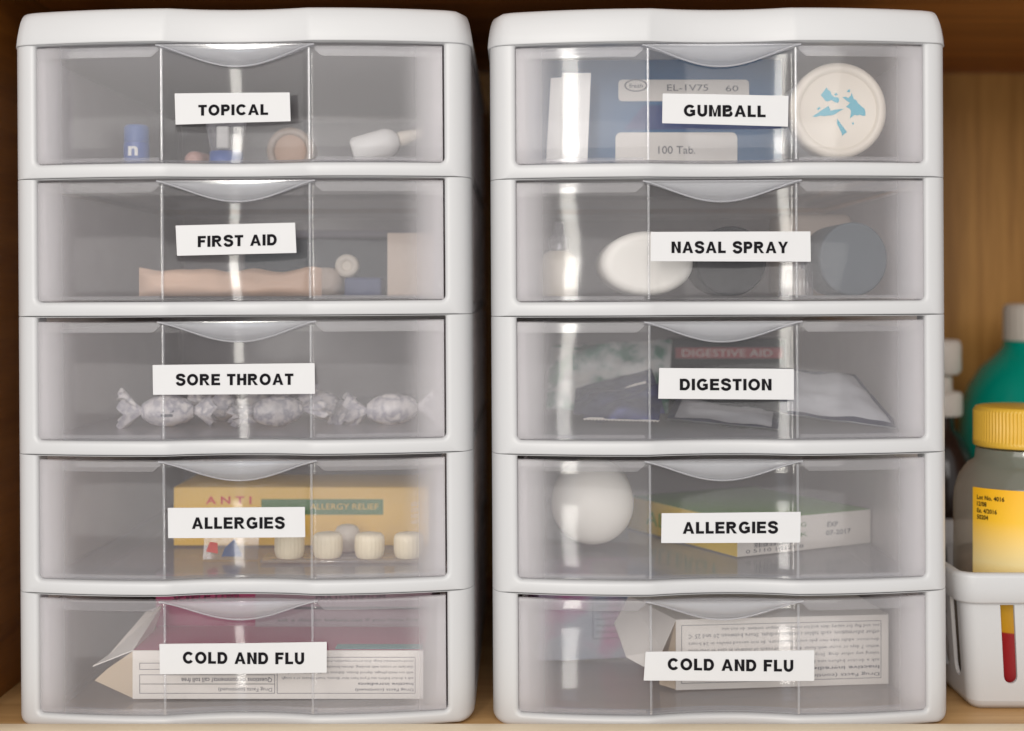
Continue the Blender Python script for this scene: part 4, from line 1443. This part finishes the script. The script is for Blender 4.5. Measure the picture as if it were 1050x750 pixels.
def basket():
    root = empty('storage_basket', Vector(((BX0 + BX1) / 2, (BY0 + BY1) / 2, 0)))
    tag(root, 'white slotted plastic basket at the right beside the drawer tower', 'basket')
    o = Vector(root.location)
    zr = BZ1 - RIM
    ins = lambda z: .0065 * (1 - z / BZ1)
    rc = .0075
    th = .0018
    z0 = .0015
    mb = MB()

    def corner(cx, cy, a0, z):
        i = ins(z)
        return [(cx, cy, a0)]

    def ring(z, grow=0.0, n=7):
        i = ins(z) - grow
        x0, x1, y0, y1 = BX0 + i, BX1 - i, BY0 + i, BY1 - i
        r_ = max(.001, rc + grow)
        pts = []
        for cx, cy, a in ((x1 - r_, y0 + r_, -90), (x1 - r_, y1 - r_, 0), (x0 + r_, y1 - r_, 90), (x0 + r_, y0 + r_, 180)):
            pts += [(cx + r_ * math.cos(R(a + 90 * k / n)), cy + r_ * math.sin(R(a + 90 * k / n)), z) for k in range(n + 1)]
        return pts
    # four walls with slots
    sides = [('f', BX0 + rc, BX1 - rc), ('b', BX0 + rc, BX1 - rc), ('l', BY0 + rc, BY1 - rc), ('r', BY0 + rc, BY1 - rc)]
    for key, s0, s1 in sides:
        def mp(a, z, t):
            i = ins(z) - .0 + t
            c = (s0 + s1) / 2
            a2 = c + (a - c) * (1 - i / (s1 - s0) * 2 * 0.0) 
            h_ = (s1 - s0) / 2
            # keep clear of the rounded corners that move in with the taper
            a2 = c + (a - c) * (h_ - ins(z)) / h_
            return {'f': (a2, BY0 + i, z), 'b': (a2, BY1 - i, z), 'l': (BX0 + i, a2, z), 'r': (BX1 - i, a2, z)}[key]
        holes = []
        pitch, sw = (.0150, .0072) if key in 'fb' else (.0210, .0118)
        zt, zb_ = zr - .0015, .0135
        a = s0 + (.0108 if key in 'fb' else .0045)
        while a + sw < s1 - .003:
            rr = sw / 2
            hole = [(a, zt), (a, zb_ + rr)]
            hole += [(a + rr - rr * math.cos(R(180 * k / 8)), zb_ + rr - rr * math.sin(R(180 * k / 8))) for k in range(1, 8)]
            hole += [(a + sw, zb_ + rr), (a + sw, zt)]
            holes.append(hole)
            a += pitch
        outer = [(s0, z0 + .003), (s1, z0 + .003), (s1, zr), (s0, zr)]
        mb.plate(outer, holes, lambda a, z: mp(a, z, 0), lambda a, z: mp(a, z, th))
    # rounded corners
    n = 7
    zs = [z0 + .003 + (zr - z0 - .003) * i / 6 for i in range(7)]
    for ci in range(4):
        rows = [ring(z)[ci * (n + 1):(ci + 1) * (n + 1)] for z in zs]
        mb.grid(rows, 0, True)
        rows = [ring(z, -th)[ci * (n + 1):(ci + 1) * (n + 1)] for z in zs]
        mb.grid(rows, 0, True, flip=True)
    # foot curve and floor
    rows = [ring(z0 + .003), ring(z0 + .001, -.0006), ring(.0003, -.0022), ring(.0003, -.006)]
    mb.grid(rows, 0, True, True)
    mb.add(rows[-1], [tuple(range(len(rows[-1])))[::-1]])
    up_ = ring(.0022, -.003)
    mb.add(up_, [tuple(range(len(up_)))])
    mb.grid([ring(z0 + .003, -th), up_], 0, True, True, flip=True)
    mb.build('basket_wall', M['white'], root, o)
    mr = MB()
    rows = [ring(zr + .0005, 0), ring(zr - .0005, .0008), ring(zr - .0005, .0022), ring(zr + .0006, .0030), ring(zr + .006, .0032), ring(BZ1 - .0022, .0034),
            ring(BZ1 - .0008, .0028), ring(BZ1, .0014), ring(BZ1, -.0006), ring(BZ1 - .001, -.0018), ring(zr - .001, -.0018)]
    mr.grid(rows, 0, True, True)
    mr.build('rim', M['white'], root, o)
    return root


basket()

M['pet'] = clear('grey_bottle_plastic', 0.36, tint=(0.82, 0.78, 0.72), hcol=(0.66, 0.59, 0.50), rough=.08, gloss=.05, edge=.5)
M['yellowcap'] = mat('yellow_cap', srgb(212, 168, 56), 0.4, 0.03, 40)
bq = Vector((.2682, .0625, .0026))
BR = .0362
root = empty('pill_bottle', bq)
tag(root, 'clear pill bottle with a ridged yellow cap standing in the white basket', 'bottle')
T = Matrix.Translation(bq)
prof = [(BR * .8, 0), (BR * .95, .001), (BR, .004), (BR, .096), (BR * .985, .103), (BR * .92, .1105), (BR * .80, .1165), (BR * .70, .119), (BR * .68, .125)]
MB().lathe(prof, T, 64).build('bottle_body', M['pet'], root, bq)
zc0, zc1 = .1262, .1472
RCAP = .0262
rf = lambda a, h: 1 + (.012 * math.cos(a * 84) if zc0 + .003 < h < zc1 - .0025 else 0)
MB().lathe([(RCAP * .98, zc0), (RCAP, zc0 + .0004), (RCAP, zc0 + .0029), (RCAP * .985, zc0 + .0032), (RCAP * .985, zc1 - .0026), (RCAP * .985, zc1 - .002), (RCAP * .95, zc1 - .0004), (RCAP * .88, zc1), (.0002, zc1)],
           T, 672, rfun=rf).build('cap', M['yellowcap'], root, bq)
M['ylabel'] = ramp_mat('yellow_label_bands', [(0.0, srgb(168, 22, 30)), (0.262, srgb(172, 26, 30)), (0.268, srgb(222, 162, 20)), (0.46, srgb(224, 178, 56)), (0.62, srgb(228, 208, 150)), (0.84, srgb(236, 184, 40)), (1.0, srgb(232, 172, 10))], 2, .008, .106)  # red at the foot, yellow above, paler cream in between
mb = MB()
prof = [(BR + .0003, .009), (BR + .0003, .106)]
for rr, fl in ((BR + .0001, True), (BR + .0004, False)):
    rows = []
    for i in range(2):
        rows.append([(bq.x + rr * math.cos(R(-90 - 63 + 126 * j / 36)), bq.y + rr * math.sin(R(-90 - 63 + 126 * j / 36)), bq.z + (.009, .1065)[i]) for j in range(37)])
    mb.grid(rows, 0, True, flip=fl)
mb.build('label', M['ylabel'], root, bq)
mb = MB()
for i, (t, w) in enumerate((('Lot No. 4016', .0150), ('12/08', .0056), ('Ex. 4/2016', .0112), ('50204', .0066))):
    vs, fs = text_geo(t, .03, 3)
    out = []
    for a_, b__ in vs:
        s_ = -.0368 + a_ * w
        th_ = s_ / BR - math.pi / 2
        out.append((bq.x + (BR + .0006) * math.cos(th_), bq.y + (BR + .0006) * math.sin(th_), bq.z + .1005 - i * .0034 + b__ * .0024))
    mb.add(out, fs, 0)
mb.build('printed_text', M['ink'], root, bq)
MB().lathe([(BR * .9, .003), (BR * .94, .006), (BR * .94, .070), (.001, .074)], T, 40).build('tablet_fill', mat('brown_tablets', srgb(120, 96, 78), .6, .3, 200), root, bq)

# teal mouthwash behind
M['teal'] = mat('teal_liquid_plastic', srgb(0, 152, 132), 0.2, 0.05, 20)
M['greycap'] = mat('grey_white_cap', srgb(214, 206, 196), 0.5, 0.03)
tq = Vector((P(1076, 0, .27).x, .27, 0.0002))
root = empty('mouthwash_bottle', tq)
tag(root, 'teal mouthwash bottle with a pale cap standing behind the basket', 'bottle')
T = Matrix.Translation(tq)
zt = lambda py: P(0, py, .27).z
r0 = px2m(90, .27)
MB().lathe([(r0 * .9, 0), (r0, .004), (r0, zt(440)), (r0 * .97, zt(418)), (r0 * .90, zt(398)), (r0 * .76, zt(378)), (r0 * .6, zt(365)), (r0 * .52, zt(357)), (r0 * .50, zt(350))], T, 56, sx=1.0).build('bottle_body', M['teal'], root, tq)
rf = lambda a, h: 1 + .012 * math.cos(a * 40)
MB().lathe([(px2m(45, .27), zt(349.5)), (px2m(45, .27), zt(318)), (px2m(43, .27), zt(313)), (px2m(38, .27), zt(312)), (.001, zt(312))], T, 160, rfun=rf).build('cap', M['greycap'], root, tq)

# dark dropper bottle with pale closure, between tower and basket back
M['amber'] = mat('dark_amber_glass', srgb(44, 32, 28), 0.15, 0.05, 20)
dq = Vector((P(962, 0, .235).x, .235, 0.0002))
root = empty('dropper_bottle', dq)
tag(root, 'dark brown bottle with a pale stepped cap half hidden by the right tower', 'bottle')
T = Matrix.Translation(dq)
zt = lambda py: P(0, py, .235).z
w = lambda n: px2m(n, .235)
MB().lathe([(w(36), 0), (w(38), .003), (w(38), zt(490)), (w(35), zt(470)), (w(24), zt(448)), (w(16), zt(440)), (w(15), zt(427))], T, 48).build('bottle_body', M['amber'], root, dq)
MB().lathe([(w(23.5), zt(426)), (w(24), zt(424)), (w(24), zt(405)), (w(22), zt(402)), (w(14), zt(401)), (w(13.5), zt(386))], T, 40).build('collar', M['greycap'], root, dq)
MB().lathe([(w(20), zt(384)), (w(23), zt(380)), (w(23), zt(354)), (w(21), zt(349)), (w(10), zt(348))], T, 40).build('cap', M['greycap'], root, dq)
